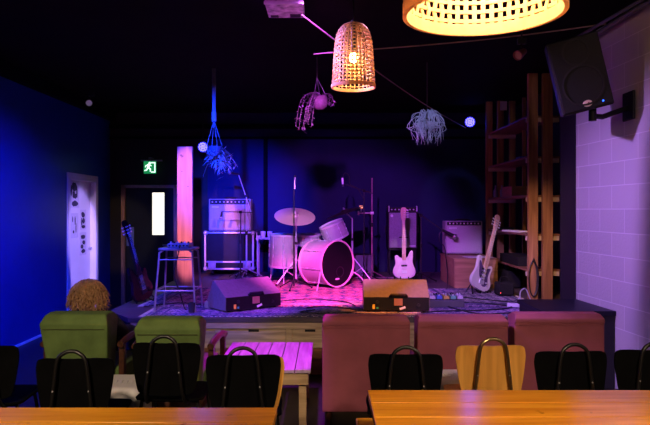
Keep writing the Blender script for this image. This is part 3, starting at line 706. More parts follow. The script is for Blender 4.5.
# ------------------------------------------------------------------ guitars
def guitar(name, label, base, rot, bodym, guardm, neckm, L_, nstr, mirror=1, dark=False, group=None):
    t = thing(name, label, 'guitar', base, rot=rot)
    k = .42/.44
    out = [(0, 0), (.10, .012), (.158, .07), (.163, .14), (.130, .21), (.126, .26), (.134, .31), (.128, .352), (.10, .362), (.07, .335), (.04, .322), (-.04, .325), (-.065, .365), (-.09, .415), (-.115, .432), (-.132, .41), (-.132, .33), (-.126, .26), (-.14, .2), (-.165, .13), (-.158, .06), (-.10, .012)]
    pl = [(x*mirror, z*k) for x, z in smooth_closed(out, 4)]
    if mirror < 0: pl = pl[::-1]
    MB().prism(pl, .042, Matrix.Translation((0, .021, 0)) @ FRONT).build('body', bodym, t, local=True, bevel=.008, seg=3)
    if guardm:
        g = [(.02, .06), (.08, .07), (.10, .13), (.085, .2), (.09, .27), (.10, .32), (.06, .31), (.03, .30), (-.04, .31), (-.09, .36), (-.11, .35), (-.09, .27), (-.07, .2), (-.05, .16), (.0, .12)]
        pg = [(x*mirror, z*k) for x, z in smooth_closed(g, 3)]
        if mirror < 0: pg = pg[::-1]
        MB().prism(pg, .003, Matrix.Translation((0, -.0205, 0)) @ FRONT).build('pickguard', guardm, t, local=True)
    zb = .12; zn = L_-.19                     # bridge, nut
    MB().prism([(-.029, .27), (.029, .27), (.021, zn), (-.021, zn)], .024, Matrix.Translation((0, -.012, 0)) @ FRONT).build('neck', neckm, t, local=True, bevel=.004)
    fb = MB().prism([(-.028, .29), (.028, .29), (.0205, zn), (-.0205, zn)], .004, Matrix.Translation((0, -.0362, 0)) @ FRONT).build('fretboard', neckm if not dark else BLACK, t, local=True)
    f_ = MB(); sc_ = zn-zb
    for i in range(1, 20):
        z = zn-sc_*(1-2**(-i/12))
        f_.bb((-.024, -.0415, z-.001), (.024, -.0402, z+.001))
    if not dark: f_.build('frets', CHROME, fb, local=True)
    hs = smooth_closed([(-.022, zn), (.022, zn), (.034, zn+.03), (.04, zn+.10), (.035, zn+.165), (.01, zn+.19), (-.03, zn+.185), (-.045, zn+.16), (-.036, zn+.10), (-.032, zn+.04)], 3)
    hs = [(x*mirror, z) for x, z in hs]
    if mirror < 0: hs = hs[::-1]
    MB().prism(hs, .016, Matrix.Translation((0, -.014, 0)) @ FRONT).build('headstock', neckm if not dark else bodym, t, local=True, bevel=.003)
    for i in range(nstr):
        s_ = -mirror if nstr == 4 else (-1 if i < 3 else 1)
        z = zn+.045+(i if nstr == 4 else i % 3)*.035
        MB().cyl((s_*.012, -.03, z), (s_*.012, -.036, z), .006, n=8).tube([(s_*.03, -.022, z), (s_*.062, -.022, z)], .004, 6).ball((s_*.066, -.022, z), .012, (1, .5, 1), 1).build('tuner', CHROME, t, local=True)
    for i in range(nstr):
        u = (i/(nstr-1)-.5)
        MB().tube([(u*.05, -.034, zb), (u*.034, -.045, zn), (u*.03, -.034, zn+.05+.03*(i % 3))], .0011, 4).build('string', STEEL, t, local=True)
    for z in ((.19,) if nstr == 4 else (.165, .215, .265)):
        MB().bb((-.042, -.034, z-.012), (.042, -.0205, z+.012)).build('pickup', BLACK if not dark else DARKMETAL, t, local=True, bevel=.003)
    MB().bb((-.038, -.034, zb-.045), (.038, -.0205, zb))  .build('bridge', CHROME if not dark else DARKMETAL, t, local=True, bevel=.002)
    for x, z in ((.075, .11), (.098, .08)):
        MB().cyl((mirror*x, -.02, z), (mirror*x, -.038, z), .011, n=12).build('knob', CHROME if not dark else BLACK, t, local=True)
    return t
def guitar_stand(label, loc, rz, tall=True):
    t = thing('guitar_stand', label, 'stand', loc, rz)
    MB().tube([(-.15, -.02, .01), (-.1, .05, .1), (0, .09, .2), (.1, .05, .1), (.15, -.02, .01)], .009).build('front_legs', DARKMETAL, t, local=True)
    MB().tube([(0, .09, .2), (0, .25, .01)], .009).build('rear_leg', DARKMETAL, t, local=True)
    if tall: MB().tube([(0, .09, .2), (0, .13, .62)], .009).build('upright', DARKMETAL, t, local=True)
    for s_ in (-1, 1):
        MB().tube([(s_*.05, .07, .14), (s_*.06, .0, .03), (s_*.06, -.06, .022), (s_*.06, -.07, .05)], .009).build('cradle', BLACK, t, local=True)
    if tall: MB().tube([(-.06, .04, .62), (-.05, .1, .62), (0, .13, .62), (.05, .1, .62), (.06, .04, .62)], .009).build('neck_yoke', BLACK, t, local=True)
PINKW = mat('pale_guitar_lacquer', (.80, .70, .70), .25, var=.03)
MAPLE = wood('maple_neck', (.55, .36, .22), (.7, .5, .33), axis=2, rough=.35)
b0 = at(404, 278.5, 9.3)
guitar('bass_guitar', 'pale pink bass guitar upright on a stand before the bass cabinet', (b0.x, 9.28, b0.z), (R(-7), 0, 0), PINKW, mat('pale_guard', (.75, .66, .68), .35), MAPLE, 1.05, 4, mirror=-1)
guitar_stand('black stand holding the pale pink bass guitar', (b0.x, 9.30, S), 0)
CREAM = mat('cream_lacquer', (.74, .70, .68), .25, var=.03)
b0 = at(478, 294, 7.72)
guitar('electric_guitar', 'white electric guitar with a dark pickguard leaning beside the timber rack', (b0.x, 7.72, b0.z+.055), (R(-6), R(25), R(30)), CREAM, mat('dark_guard', (.10, .06, .16), .3), MAPLE, 1.0, 6)
guitar_stand('black stand holding the white electric guitar', (b0.x+.04, 7.75, S+.001), R(30), False)
b0 = at(144.5, 301, 7.0)
guitar('dark_guitar', 'dark cherry electric guitar on a stand before the dark door', (b0.x, 7.02, b0.z+.01), (R(-8), R(-14), R(68)), mat('cherry_lacquer', (.014, .002, .004), .15, var=.2), None, mat('dark_neck', (.05, .012, .012), .3), .92, 6, dark=True)
guitar_stand('black stand holding the dark cherry guitar', (b0.x, 7.04, S), R(60), False)

# ------------------------------------------------------------------ stool with mixer
sc_ = V((-1.5, 6.5, S))
t = thing('metal_stool', 'grey metal stool on the stage carrying a small mixer', 'stool', (sc_.x, sc_.y, S))
GM = mat('grey_stool_metal', (.32, .31, .33), .4, .6, var=.15)
zt = 1.205
sp_ = smooth_closed([(-.16, -.15), (.16, -.15), (.17, 0), (.16, .15), (-.16, .15), (-.17, 0)], 4)
MB().prism(sp_, .022, Matrix.Translation((sc_.x, sc_.y, zt-.022))).build('seat', GM, t, bevel=.005)
for sx_ in (-1, 1):
    for sy_ in (-1, 1):
        MB().tube([sc_+V((sx_*.205, sy_*.19, 0)), sc_+V((sx_*.165, sy_*.145, .6)), sc_+V((sx_*.13, sy_*.115, zt-S-.02))], .011).build('leg', GM, t)
rg = MB()
for a, b_ in (((-1, -1), (1, -1)), ((1, -1), (1, 1)), ((1, 1), (-1, 1)), ((-1, 1), (-1, -1))):
    rg.tube([sc_+V((a[0]*.19, a[1]*.172, .22)), sc_+V((b_[0]*.19, b_[1]*.172, .22))], .008)
rg.build('footrest', GM, t)
br_ = MB().tube([sc_+V((-.17, -.15, .53)), sc_+V((.17, -.15, .53))], .006).tube([sc_+V((-.17, .15, .53)), sc_+V((.17, .15, .53))], .006)
br_.build('brace', GM, t)
t = thing('mixer', 'small grey audio mixer resting on the metal stool', 'mixer', (sc_.x, sc_.y, zt))
MB().bb((sc_.x-.10, sc_.y-.08, zt+.001), (sc_.x+.12, sc_.y+.1, zt+.045)).build('case', mat('mixer_grey', (.42, .42, .44), .4, .3), t, bevel=.006)
for i in range(6):
    x = sc_.x-.08+i*.036
    MB().cyl((x, sc_.y-.02, zt+.045), (x, sc_.y-.02, zt+.062), .009, n=10).build('knob', BLACK if i % 2 else WHITE, t)
    MB().cyl((x, sc_.y-.079, zt+.022), (x, sc_.y-.086, zt+.022), .01, n=10).build('socket', DARKMETAL, t)
CAB = mat('black_cable', (.012, .012, .014), .5)
tag(MB().tube(smooth_open([(sc_.x+.02, sc_.y-.088, zt+.02), (sc_.x+.03, sc_.y-.14, zt-.03), (sc_.x-.02, sc_.y-.13, zt-.25), (sc_.x+.03, sc_.y-.1, zt-.45), (sc_.x+.08, sc_.y-.05, S+.014), (sc_.x+.13, sc_.y+.15, S+.014)], 6), .007).build('cable', CAB, loc=(sc_.x, sc_.y-.1, S)), 'black cable hanging down from the small mixer on the stool', 'cable')
# bits under the stool
t = thing('drink_cup', 'dark cup standing on the stage floor under the metal stool', 'cup', (-1.33, 6.3, S+.01))
MB().lathe([(0, 0), (.03, 0), (.038, .1), (.034, .1), (.028, .01), (0, .01)], 20, Matrix.Translation((-1.33, 6.3, S+.01))).build('wall', mat('dark_glass', (.03, .03, .04), .2), t)
t = thing('direct_box', 'small metal box on the stage floor between stool and monitor', 'box', (-1.18, 6.6, S))
MB().bb((-1.25, 6.55, S+.01), (-1.09, 6.66, S+.08)).build('case', mat('di_grey', (.25, .25, .28), .4, .5), t, bevel=.004)
MB().cyl((-1.17, 6.551, S+.045), (-1.17, 6.54, S+.045), .012).build('socket', CHROME, t)

# ------------------------------------------------------------------ side table with cups
X0, X1 = -1.075, -.80
t = thing('side_table', 'small tall side table between flight case and drums', 'table', (-.94, 9.9, S))
MB().bb((X0, 9.78, 1.13), (X1, 10.05, 1.15)).build('top', mat('pinkish_top', (.5, .42, .42), .5), t, bevel=.004)
for x in (X0+.03, X1-.03):
    for y in (9.81, 10.02): MB().cyl((x, y, S), (x, y, 1.13), .011).build('leg', CHROME, t)
for i, (x, y, lab) in enumerate(((-.86, 9.86, 'clear cup nearest the drums on the small side table'), (-.97, 9.9, 'clear cup nearest the flight case on the small side table'))):
    c_ = MB().lathe([(0, 0), (.032, 0), (.042, .10), (.039, .10), (.03, .006), (0, .006)], 20, Matrix.Translation((x, y, 1.151))).build('plastic_cup', mat('cup_plastic', (.7, .68, .72), .25), loc=(x, y, 1.151))
    tag(c_, lab, 'cup', 'cups on the side table')
tag(MB().bb((-1.06, 9.82, 1.151), (-1.0, 9.9, 1.185)).build('small_box', mat('box_cream', (.6, .55, .5), .6), bevel=.004), 'small pale box on the side table edge', 'box')

# ------------------------------------------------------------------ drum kit
SHELL = mat('white_pearl_shell', (.42, .39, .41), .3, var=.06, scale=30)
HEAD = mat('coated_drum_head', (.8, .78, .78), .6, var=.04)
def drum(name, label, c, axis, r, depth, headm, backm_, lugs=8, hoopm=CHROME, front=True, loc=None, group=None, badge=False):
    """c: centre of the front (playing) head; axis: unit vector out of it."""
    axis = V(axis).normalized(); c = V(c); bc = c-axis*depth
    t = thing(name, label, 'drum', loc if loc is not None else bc, 0, group)
    M_ = Matrix.Translation(bc) @ frame_z(axis)
    MB().lathe([(r*.985, .01), (r, .01), (r, depth-.01), (r*.985, depth-.01), (r*.97, depth-.01), (r*.97, .01), (r*.985, .01)], 48, M_).build('shell', SHELL, t)
    MB().lathe([(0, depth-.004), (r*.99, depth-.004), (r*.99, depth-.012), (0, depth-.012)], 48, M_).build('drum_head', headm, t)
    MB().lathe([(0, .004), (r*.99, .004), (r*.99, .012), (0, .012)], 48, M_).build('rear_head', backm_, t)
    for z in (depth-.015, -.012):
        MB().lathe([(r*1.0, z), (r*1.045, z), (r*1.05, z+.028), (r*1.0, z+.028), (r, z)], 48, M_).build('hoop', hoopm, t)
    for k in range(lugs):
        an = 2*PI*k/lugs+.2; d_ = V((math.cos(an), math.sin(an), 0))
        a = M_ @ (d_*r*1.035+V((0, 0, depth*.2))); b_ = M_ @ (d_*r*1.035+V((0, 0, depth*.8)))
        a2 = M_ @ (d_*r*1.035+V((0, 0, -.005))); b2 = M_ @ (d_*r*1.035+V((0, 0, depth+.005)))
        MB().cyl(a2, b2, .003, n=6).cyl(M_ @ (d_*r*1.03+V((0, 0, depth*.3))), M_ @ (d_*r*1.03+V((0, 0, depth*.40))), .009, n=8).cyl(M_ @ (d_*r*1.03+V((0, 0, depth*.6))), M_ @ (d_*r*1.03+V((0, 0, depth*.70))), .009, n=8).build('lug', CHROME, t)
    return t, M_
yaw = R(44); ax = V((math.sin(yaw), -math.cos(yaw), 0))
BR = .295; zc_ = S+.012+BR*1.05
fc = at(337.5, 265, 8.3); fc.z = zc_
PINKHOOP = mat('pale_wood_hoop', (.75, .55, .55), .4, var=.05)
t, M_ = drum('bass_drum', 'large bass drum with a dark front head at the kit centre', fc, ax, BR, .42, mat('dark_drum_head', (.004, .004, .006), .4, var=.2, spec=.3), HEAD, 8, PINKHOOP, loc=(fc.x-ax.x*.2, fc.y-ax.y*.2, S))
MB().lathe([(.06, .419), (.07, .423), (.07, .417)], 24, M_ @ Matrix.Translation((.05, -.11, 0))).build('port_ring', DARKMETAL, t)
MB().box((.0, -.2, .4185), (.07, .02, .003), M=M_ @ Matrix.Rotation(0, 4, 'Z')).build('maker_badge', CHROME, t)
for s_ in (-1, 1):
    side = V((ax.y, -ax.x, 0))*s_
    p_ = fc-ax*.06+side*BR*.85+V((0, 0, -.08))
    MB().tube([p_, p_+side*.12+ax*.1+V((0, 0, -.1)), V((p_.x, p_.y, S+.012))+side*.22+ax*.16], .009).build('spur', CHROME, t)
c_ = at(283.5, 235, 8.9)
ft, M_ = drum('floor_tom', 'white floor tom on chrome legs at the left of the kit', c_, (.03, -.04, 1), .187, .44, HEAD, HEAD, 8, CHROME, loc=(c_.x, c_.y, S))
for k in range(3):
    an = 2*PI*k/3+.6; d_ = V((math.cos(an), math.sin(an), 0))*.205
    MB().tube([(c_.x+d_.x, c_.y+d_.y, c_.z-.12), (c_.x+d_.x, c_.y+d_.y, S+.09), (c_.x+d_.x*1.15, c_.y+d_.y*1.15, S+.008)], .008).build('leg', CHROME, ft)
c_ = at(309, 235, 9.1)
sn, M_ = drum('snare_drum', 'shallow snare drum behind the bass drum', c_, (0, -.08, 1), .165, .14, HEAD, HEAD, 8, CHROME)
t = thing('snare_stand', 'chrome tripod stand under the snare drum', 'stand', (c_.x, c_.y, S))
MB().cyl((c_.x, c_.y+.01, S+.1), (c_.x, c_.y+.01, c_.z-.19), .012).build('pole', CHROME, t)
for k in range(3):
    an = 2*PI*k/3+.5; d_ = V((math.cos(an), math.sin(an), 0))
    MB().tube([(c_.x, c_.y+.01, S+.3), (c_.x+d_.x*.24, c_.y+d_.y*.24, S+.016)], .008).build('leg', CHROME, t)
    MB().tube([(c_.x, c_.y+.01, c_.z-.2), (c_.x+d_.x*.16, c_.y+d_.y*.16, c_.z-.165), (c_.x+d_.x*.178, c_.y+d_.y*.178, c_.z-.10)], .007).build('arm', CHROME, t)
axt = V((-.42, -.12, 1)).normalized()
cc = at(331, 224, 8.62)
rt, M_ = drum('rack_tom', 'white rack tom tilted above the bass drum', cc, axt, .165, .21, HEAD, HEAD, 6, CHROME)
MB().tube([cc-axt*.12+V((.1, .12, 0)), cc+V((.14, .2, -.25)), V((fc.x-ax.x*.25, fc.y-ax.y*.25, zc_+BR))], .011).build('mount_arm', CHROME, rt)
def cymbal(label, c, axis, r, colm, base, name='cymbal'):
    axis = V(axis).normalized(); c = V(c); M_ = Matrix.Translation(c) @ frame_z(axis)
    t = thing(name, label, 'cymbal', c)
    MB().lathe([(0, .0), (.03, 0.002), (.05, -.006), (.062, -.022), (r*.6, -.032), (r, -.045), (r, -.047), (r*.6, -.0345), (.06, -.0245), (.048, -.0085), (0, -.0025)], 56, M_).build('plate', colm, t)
    MB().lathe([(0, .03), (.01, .03), (.014, .0), (0, .0)], 12, M_).build('wing_nut', CHROME, t)
    return t
def cym_stand(label, base, top, tilt=None):
    base, top = V(base), V(top); t = thing('cymbal_stand', label, 'stand', base)
    MB().cyl(base+V((0, 0, .08)), base+V((0, 0, (top.z-base.z)*.6)), .013).build('lower_tube', CHROME, t)
    MB().tube([base+V((0, 0, (top.z-base.z)*.58)), V((base.x, base.y, top.z-.12)), top-V((0, 0, .01))], .009).build('upper_tube', CHROME, t)
    MB().cyl(base+V((0, 0, (top.z-base.z)*.57)), base+V((0, 0, (top.z-base.z)*.61)), .02).build('clutch', DARKMETAL, t)
    for k in range(3):
        an = 2*PI*k/3-.5; d_ = V((math.cos(an), math.sin(an), 0))
        lg = MB().tube([base+V((0, 0, .36)), base+d_*.3+V((0, 0, .02))], .009).tube([base+V((0, 0, .1)), base+d_*.16+V((0, 0, .2))], .006).build('leg', CHROME, t)
        MB().ball(base+d_*.3+V((0, 0, .018)), .018, sub=1).build('rubber_foot', BLACK, lg)
BRONZE = mat('cymbal_bronze', (.62, .46, .38), .45, .2, var=.1, scale=3)
c_ = at(295, 213.5, 8.6)
cymbal('large round cymbal facing out above the floor tom', c_, (.08, -.46, 1), .28, BRONZE, None)
cym_stand('chrome stand under the large round cymbal', (c_.x+.015, 8.62, S+.008), c_+V((0, .004, -.012)))
c_ = at(344, 209.5, 9.0)
cymbal('dark cymbal seen edge on above the rack tom', c_, (-.36, -.06, 1), .27, mat('dark_bronze', (.06, .045, .04), .4, .6, var=.2), None)
cym_stand('chrome stand under the dark edge on cymbal', (c_.x+.12, 9.05, S+.008), c_+V((.0, .0, -.012)))
# drum throne
t = thing('drum_stool', 'black round drum stool behind the bass drum', 'stool', (-.12, 9.45, S))
MB().lathe([(0, 0), (.15, 0), (.17, .03), (.165, .08), (0, .09)], 28, Matrix.Translation((-.12, 9.45, S+.44))).build('seat', BLACKFAB, t)
MB().cyl((-.12, 9.45, S+.12), (-.12, 9.45, S+.45), .015).build('pole', CHROME, t)
for k in range(3):
    an = 2*PI*k/3; MB().tube([(-.12, 9.45, S+.25), (-.12+.22*math.cos(an), 9.45+.22*math.sin(an), S+.018)], .01).build('leg', CHROME, t)

# ------------------------------------------------------------------ microphone stands
def mic_stand(label, bx, by, ztop, pivot_z, boom, m=DARKMETAL, bz=S+.008, rad=.24):
    t = thing('microphone_stand', label, 'microphone stand', (bx, by, bz))
    base = V((bx, by, bz))
    MB().cyl(base+V((0, 0, .04)), V((bx, by, bz+(ztop-bz)*.55)), .011).build('lower_tube', m, t)
    MB().cyl(V((bx, by, bz+(ztop-bz)*.5)), V((bx, by, ztop)), .008).build('upper_tube', m, t)
    MB().cyl(V((bx, by, bz+(ztop-bz)*.52)), V((bx, by, bz+(ztop-bz)*.52+.06)), .018).build('clutch', BLACK, t)
    for k in range(3):
        an = 2*PI*k/3+.35; d_ = V((math.cos(an), math.sin(an), 0))
        lg = MB().tube([base+V((0, 0, .13)), base+d_*rad+V((0, 0, .015))], .008).build('leg', m, t)
        MB().ball(base+d_*rad+V((0, 0, .012)), .014, sub=1).build('rubber_foot', BLACK, lg)
    if boom:
        p, q_ = V(boom[0]), V(boom[1])
        MB().tube([p, q_], .007).build('boom', m, t)
        pv = V((bx, by, pivot_z))
        MB().cyl(pv-V((.02, 0, 0)), pv+V((.02, 0, 0)), .02).build('swivel', BLACK, t)
    return t
def mic(label, p, d, L_=.17, r=.024, pencil=False):
    d = V(d).normalized(); p = V(p)
    t = thing('microphone', label, 'microphone', p)
    if pencil:
        MB().cyl(p, p+d*L_, r*.55, n=12).build('body', mat('mic_silver', (.5, .5, .52), .35, .8), t)
        MB().cyl(p+d*L_, p+d*(L_+.03), r*.58, n=12).build('capsule', DARKMETAL, t)
    else:
        MB().cyl(p, p+d*(L_-.04), r*.55, r*.85, n=14).build('body', DARKMETAL, t)
        MB().ball(p+d*(L_-.02), r*1.25).build('mesh_grille', mat('mic_mesh', (.35, .35, .37), .4, .8), t)
Y = 9.55
p_ = at(246.5, 180, Y); e0 = at(251, 212, Y); e1 = at(238.5, 174.5, Y)
t = mic_stand('vocal microphone stand with a steep boom in front of the left amp', p_.x, Y, at(0, 196, Y).z, at(0, 196, Y).z, (e0, e1), STEEL)
mic('vocal microphone atop the steep boom before the left amp', e1+V((.01, -.02, 0)), (-1, -.5, .2))
Y = 9.45
p_ = at(240.5, 213, Y); e0 = at(253, 212.5, Y); e1 = at(222, 211.5, Y)
mic_stand('short black microphone stand with a level boom at the left amp', p_.x, Y, at(0, 212, Y).z, at(0, 212, Y).z, (e0, e1))
mic('small black microphone hung in front of the left amp grille', e1, (-.2, .4, -1), .12)
Y = 8.15
p_ = at(294, 180, Y)
mic_stand('tall straight microphone stand rising before the round cymbal', p_.x, Y, at(0, 187, Y).z, 0, None)
mic('pencil microphone on the tall straight stand by the round cymbal', at(294.5, 189, Y), (.04, .1, 1), .15, .024, True)
Y = 9.05
p_ = at(364, 190, Y); e0 = at(373, 193.5, Y); e1 = at(345.5, 184.5, Y)
mic_stand('overhead microphone stand with a boom above the dark cymbal', p_.x, Y, at(0, 190.5, Y).z, at(0, 190.5, Y).z, (e0, e1))
mic('overhead pencil microphone pointing down at the boom tip above the rack tom', at(342.5, 178, Y), (.05, -.1, -1), .09, .024, True)
tag(MB().tube(smooth_open([at(342.5, 178, Y), at(345, 173, Y), at(349, 176, Y), at(350, 184, Y), at(358, 189, Y), at(364, 200, Y)], 5), .006).build('cable', CAB, loc=at(342.5, 178, Y)), 'black cable looping off the overhead microphone', 'cable')
Y = 9.2
p_ = at(372, 177, Y)
t = mic_stand('tall pink lit stand right of the drum kit with a side clamp', p_.x, Y, at(0, 178, Y).z, 0, None, mat('pinkish_stand', (.42, .18, .22), .4, .3))
q1, q2 = at(372, 213, Y), at(358.5, 213, Y)
MB().tube([q1, q2], .009).cyl(q1+V((-.025, 0, 0)), q1+V((.025, 0, 0)), .02).cyl(q2+V((0, 0, -.03)), q2+V((0, 0, .03)), .012).build('side_clamp', CHROME, t)
q3 = at(361, 207, Y)
t = thing('clip_receiver', 'small box with a glowing red front clamped to the tall pink stand', 'device', q3)
MB().bb(q3+V((-.03, -.02, -.035)), q3+V((.03, .03, .03))).build('case', BLACK, t, bevel=.003)
MB().bb(q3+V((-.024, -.024, -.018)), q3+V((.024, -.019, .018))).build('lit_front', glow('red_display', (1, .35, .2), 1.5), t)
MB().cyl(q3+V((0, .0, -.035)), q3+V((0, 0, -.07)), .008).build('post', CHROME, t)
Y = 8.85
p_ = at(421, 213, Y); e0 = at(414, 210, Y); e1 = at(443, 230.5, Y)
mic_stand('black microphone stand with a boom reaching to the right amp', p_.x, Y, at(0, 215.5, Y).z, at(0, 215.5, Y).z, (e0, e1))
mic('large black microphone hanging before the right combo amp', at(442.5, 230, Y), (1, .1, -.55), .22, .034)
tag(MB().tube(smooth_open([at(443, 231, Y), at(439.5, 234, Y), at(440, 242, Y), at(445, 250, Y), (at(447, 0, 8.2).x, 8.2, S+.015), (1.3, 7.6, S+.015)], 6), .006).build('cable', CAB, loc=(1.4, 8.2, S)), 'black cable dropping from the microphone at the right amp', 'cable')
# small speaker behind kit
t = thing('small_speaker', 'dark wedge shaped speaker on the stage behind the pink stand', 'speaker', (.62, 9.75, S))
Mx = Matrix.Translation((.42, 9.6, S+.002)) @ Matrix(((0, 0, 1, 0), (1, 0, 0, 0), (0, 1, 0, 0), (0, 0, 0, 1)))
MB().prism([(0, 0), (.3, 0), (.3, .34), (.12, .34)], .34, Mx).build('cabinet', BLACK, t, bevel=.008)
MB().prism([(-.006, .012), (0, .012), (.114, .33), (.108, .332)], .30, Matrix.Translation((.02, 0, 0)) @ Mx).build('grille', DARKMETAL, t)

# ------------------------------------------------------------------ timber rack at stage right
RW = wood('rack_timber', (.22, .10, .045), (.42, .22, .10), axis=2, rough=.6, scale=.7)
t = thing('timber_rack', 'tall rough timber shelving rack at the right of the stage', 'shelf unit', (2.5, 8.1, S))
yF, yR = 7.25, 9.05
def post(x0, x1, y0, y1, ztop): MB().bb((x0, y0, S), (x1, y1, ztop)).build('post', RW, t, bevel=.004)
post(2.335, 2.445, yF, yF+.055, 3.16); post(2.50, 2.615, yF, yF+.055, 3.16)
post(2.31, 2.40, yR, yR+.05, 3.14); post(2.485, 2.575, yR+.05, yR+.1, 3.16); post(2.66, 2.75, yR+.06, yR+.11, 3.16)
post(2.66, 2.705, 8.5, 8.545, 3.1)
for z in (.9, 1.31, 1.76, 2.21, 2.68):
    MB().bb((2.335, yF+.058, z-.022), (2.72, yR-.002, z)).build('shelf', wood('shelf_board', (.14, .06, .04), (.26, .12, .07), axis=1, rough=.5), t, bevel=.003)
    for yy in (yR-.07, yF+.07):
        MB().bb((2.33, yy-.012, z-.075), (2.71, yy+.03, z-.024)).build('rail', wood('pale_rail', (.42, .34, .26), (.6, .5, .4), axis=0), t, bevel=.003)
def shelfbox(name, lab, cat, x, y, z, s_, m, rz=0):
    o = MB().box((0, 0, s_[2]/2), s_).build(name, m, bevel=.004); o.location = (x, y, z+.001); o.rotation_euler = (0, 0, rz)
    return tag(o, lab, cat)
CARD = mat('cardboard', (.32, .20, .12), .8, var=.1)
shelfbox('cardboard_box', 'brown cardboard box on the middle shelf of the timber rack', 'box', 2.5, 8.25, 1.76, (.26, .36, .13), CARD, .05)
for i, (x, y) in enumerate(((2.39, 8.86), (2.46, 8.78))):
    o = MB().lathe([(0, 0), (.03, 0), (.03, .09), (.012, .13), (.012, .17), (0, .17)], 16).build('bottle', mat('bottle_glass', (.25, .25, .32), .15))
    o.location = (x, y, 1.761); tag(o, ['pale bottle at the rear edge of the middle rack shelf', 'pale bottle beside the other bottle, nearer the cardboard box'][i], 'bottle', 'bottles on the rack')
shelfbox('paper_stack', 'crumpled white papers on the second lowest rack shelf', 'paper', 2.4, 8.0, 1.31, (.12, .42, .02), PAPER, .25)
shelfbox('black_case', 'black equipment case on the lowest rack shelf', 'case', 2.50, 8.1, .90, (.3, .8, .11), BLACKFAB, 0)
shelfbox('blue_tub', 'small bluish tub on the second highest rack shelf', 'tub', 2.5, 8.0, 2.21, (.12, .16, .05), mat('blue_plastic', (.08, .12, .5), .4))
o = MB()
for k in range(3):
    o.tube([(2.46+.07*math.cos(q*PI/10)*(1+.1*k), 8.55+.16*math.sin(q*PI/10)*(1+.1*k), 1.318+k*.013) for q in range(20)], .007, 6, True)
tag(o.build('cable_coil', CAB), 'coil of black cable on the second lowest rack shelf', 'cable')
o = MB()
for k in range(3):
    o.tube([(2.385, yF-.002-.014*k, 1.0+k*.02)]+[(2.385+.045*math.sin(q*PI/8)*(1+.12*k), yF-.002-.012*k, .80+.2*math.cos(q*PI/8)) for q in range(1, 16)], .006, 6, True)
tag(o.build('cable_loop', CAB), 'loops of black cable hung on the front rack post', 'cable')
t = thing('white_card', 'small white card fixed to the top of the rear rack post', 'card', (2.53, yR+.04, 3.04))
MB().bb((2.52, yR+.043, 3.02), (2.62, yR+.049, 3.15)).build('sheet', PAPER, t)
# gear under the rack
for i, (x, y, s_, lab) in enumerate(((2.45, 8.4, (.2, .4, .22), 'black soft bag on the stage floor under the rack'), (2.14, 7.55, (.2, .2, .16), 'small black amp on the floor beside the white electric guitar'))):
    t = thing('gear_bag' if i == 0 else 'practice_amp', lab, 'bag' if i == 0 else 'amplifier', (x, y, S+.012))
    MB().bb((x-s_[0]/2, y-s_[1]/2, S+.012), (x+s_[0]/2, y+s_[1]/2, S+.012+s_[2])).build('body', BLACKFAB, t, bevel=.03, seg=3)
    MB().tube(smooth_open([(x-.06, y-.05, S+.01+s_[2]), (x-.04, y, S+.06+s_[2]), (x+.04, y, S+.06+s_[2]), (x+.06, y-.05, S+.01+s_[2])], 4), .009).build('handle', BLACK, t)
    if i: MB().ball((x-.07, y-.1, S+.05), .005, sub=1).build('power_light', glow('red_led', (1, .05, .05), 6), t)
# power strip and box of pedals
pc = at(513, 303.5, 7.0); pc.z = S+.012
t = thing('power_strip', 'white power strip on the stage floor in front of the rack', 'power strip', (pc.x, 6.62, S+.01), R(-14))
MB().bb((-.17, -.03, .001), (.17, .03, .04)).build('case', WHITE, t, local=True, bevel=.008)
for i in range(4):
    MB().bb((-.13+i*.075, -.02, .04), (-.085+i*.075, .02, .044)).build('socket', mat('socket_grey', (.4, .4, .42), .5), t, local=True)
MB().bb((-.06, -.02, .044), (-.02, .02, .09)).build('plug', WHITE, t, local=True, bevel=.004)
MB().tube(smooth_open([(-.04, 0, .09), (-.03, 0, .17), (.02, 0.02, .19), (.06, .05, .1), (.1, .1, .0)], 5), .006).build('lead', WHITE, t, local=True)
pb = V((1.23, 6.72, S+.01))
t = thing('pedal_board', 'grey pedal board with switches right of the orange lit monitor', 'pedal board', (1.23, 6.72, S+.01))
Mx = Matrix.Translation((1.0, 6.62, S+.011)) @ Matrix(((0, 0, 1, 0), (1, 0, 0, 0), (0, 1, 0, 0), (0, 0, 0, 1)))
MB().prism([(0, 0), (.26, 0), (.26, .10), (0, .07)], .46, Mx).build('frame', mat('board_grey', (.10, .10, .11), .5, .3), t, bevel=.004)
PC = [(.5, .08, .3), (.6, .6, .62), (.1, .2, .6), (.65, .5, .1), (.15, .5, .3), (.6, .58, .6)]
for i in range(6):
    x = 1.03+i*.073
    pd = MB().bb((x, 6.65, S+.09), (x+.06, 6.78, S+.125)).build('pedal', mat('pedal_paint_'+'abcdef'[i], PC[i], .4), t, bevel=.004)
    MB().cyl((x+.03, 6.68, S+.125), (x+.03, 6.68, S+.14), .009, n=10).build('foot_switch', CHROME, pd)
    MB().cyl((x+.018, 6.75, S+.125), (x+.018, 6.75, S+.143), .007, n=8).cyl((x+.042, 6.75, S+.125), (x+.042, 6.75, S+.143), .007, n=8).build('knob', WHITE if i % 2 else BLACK, pd)
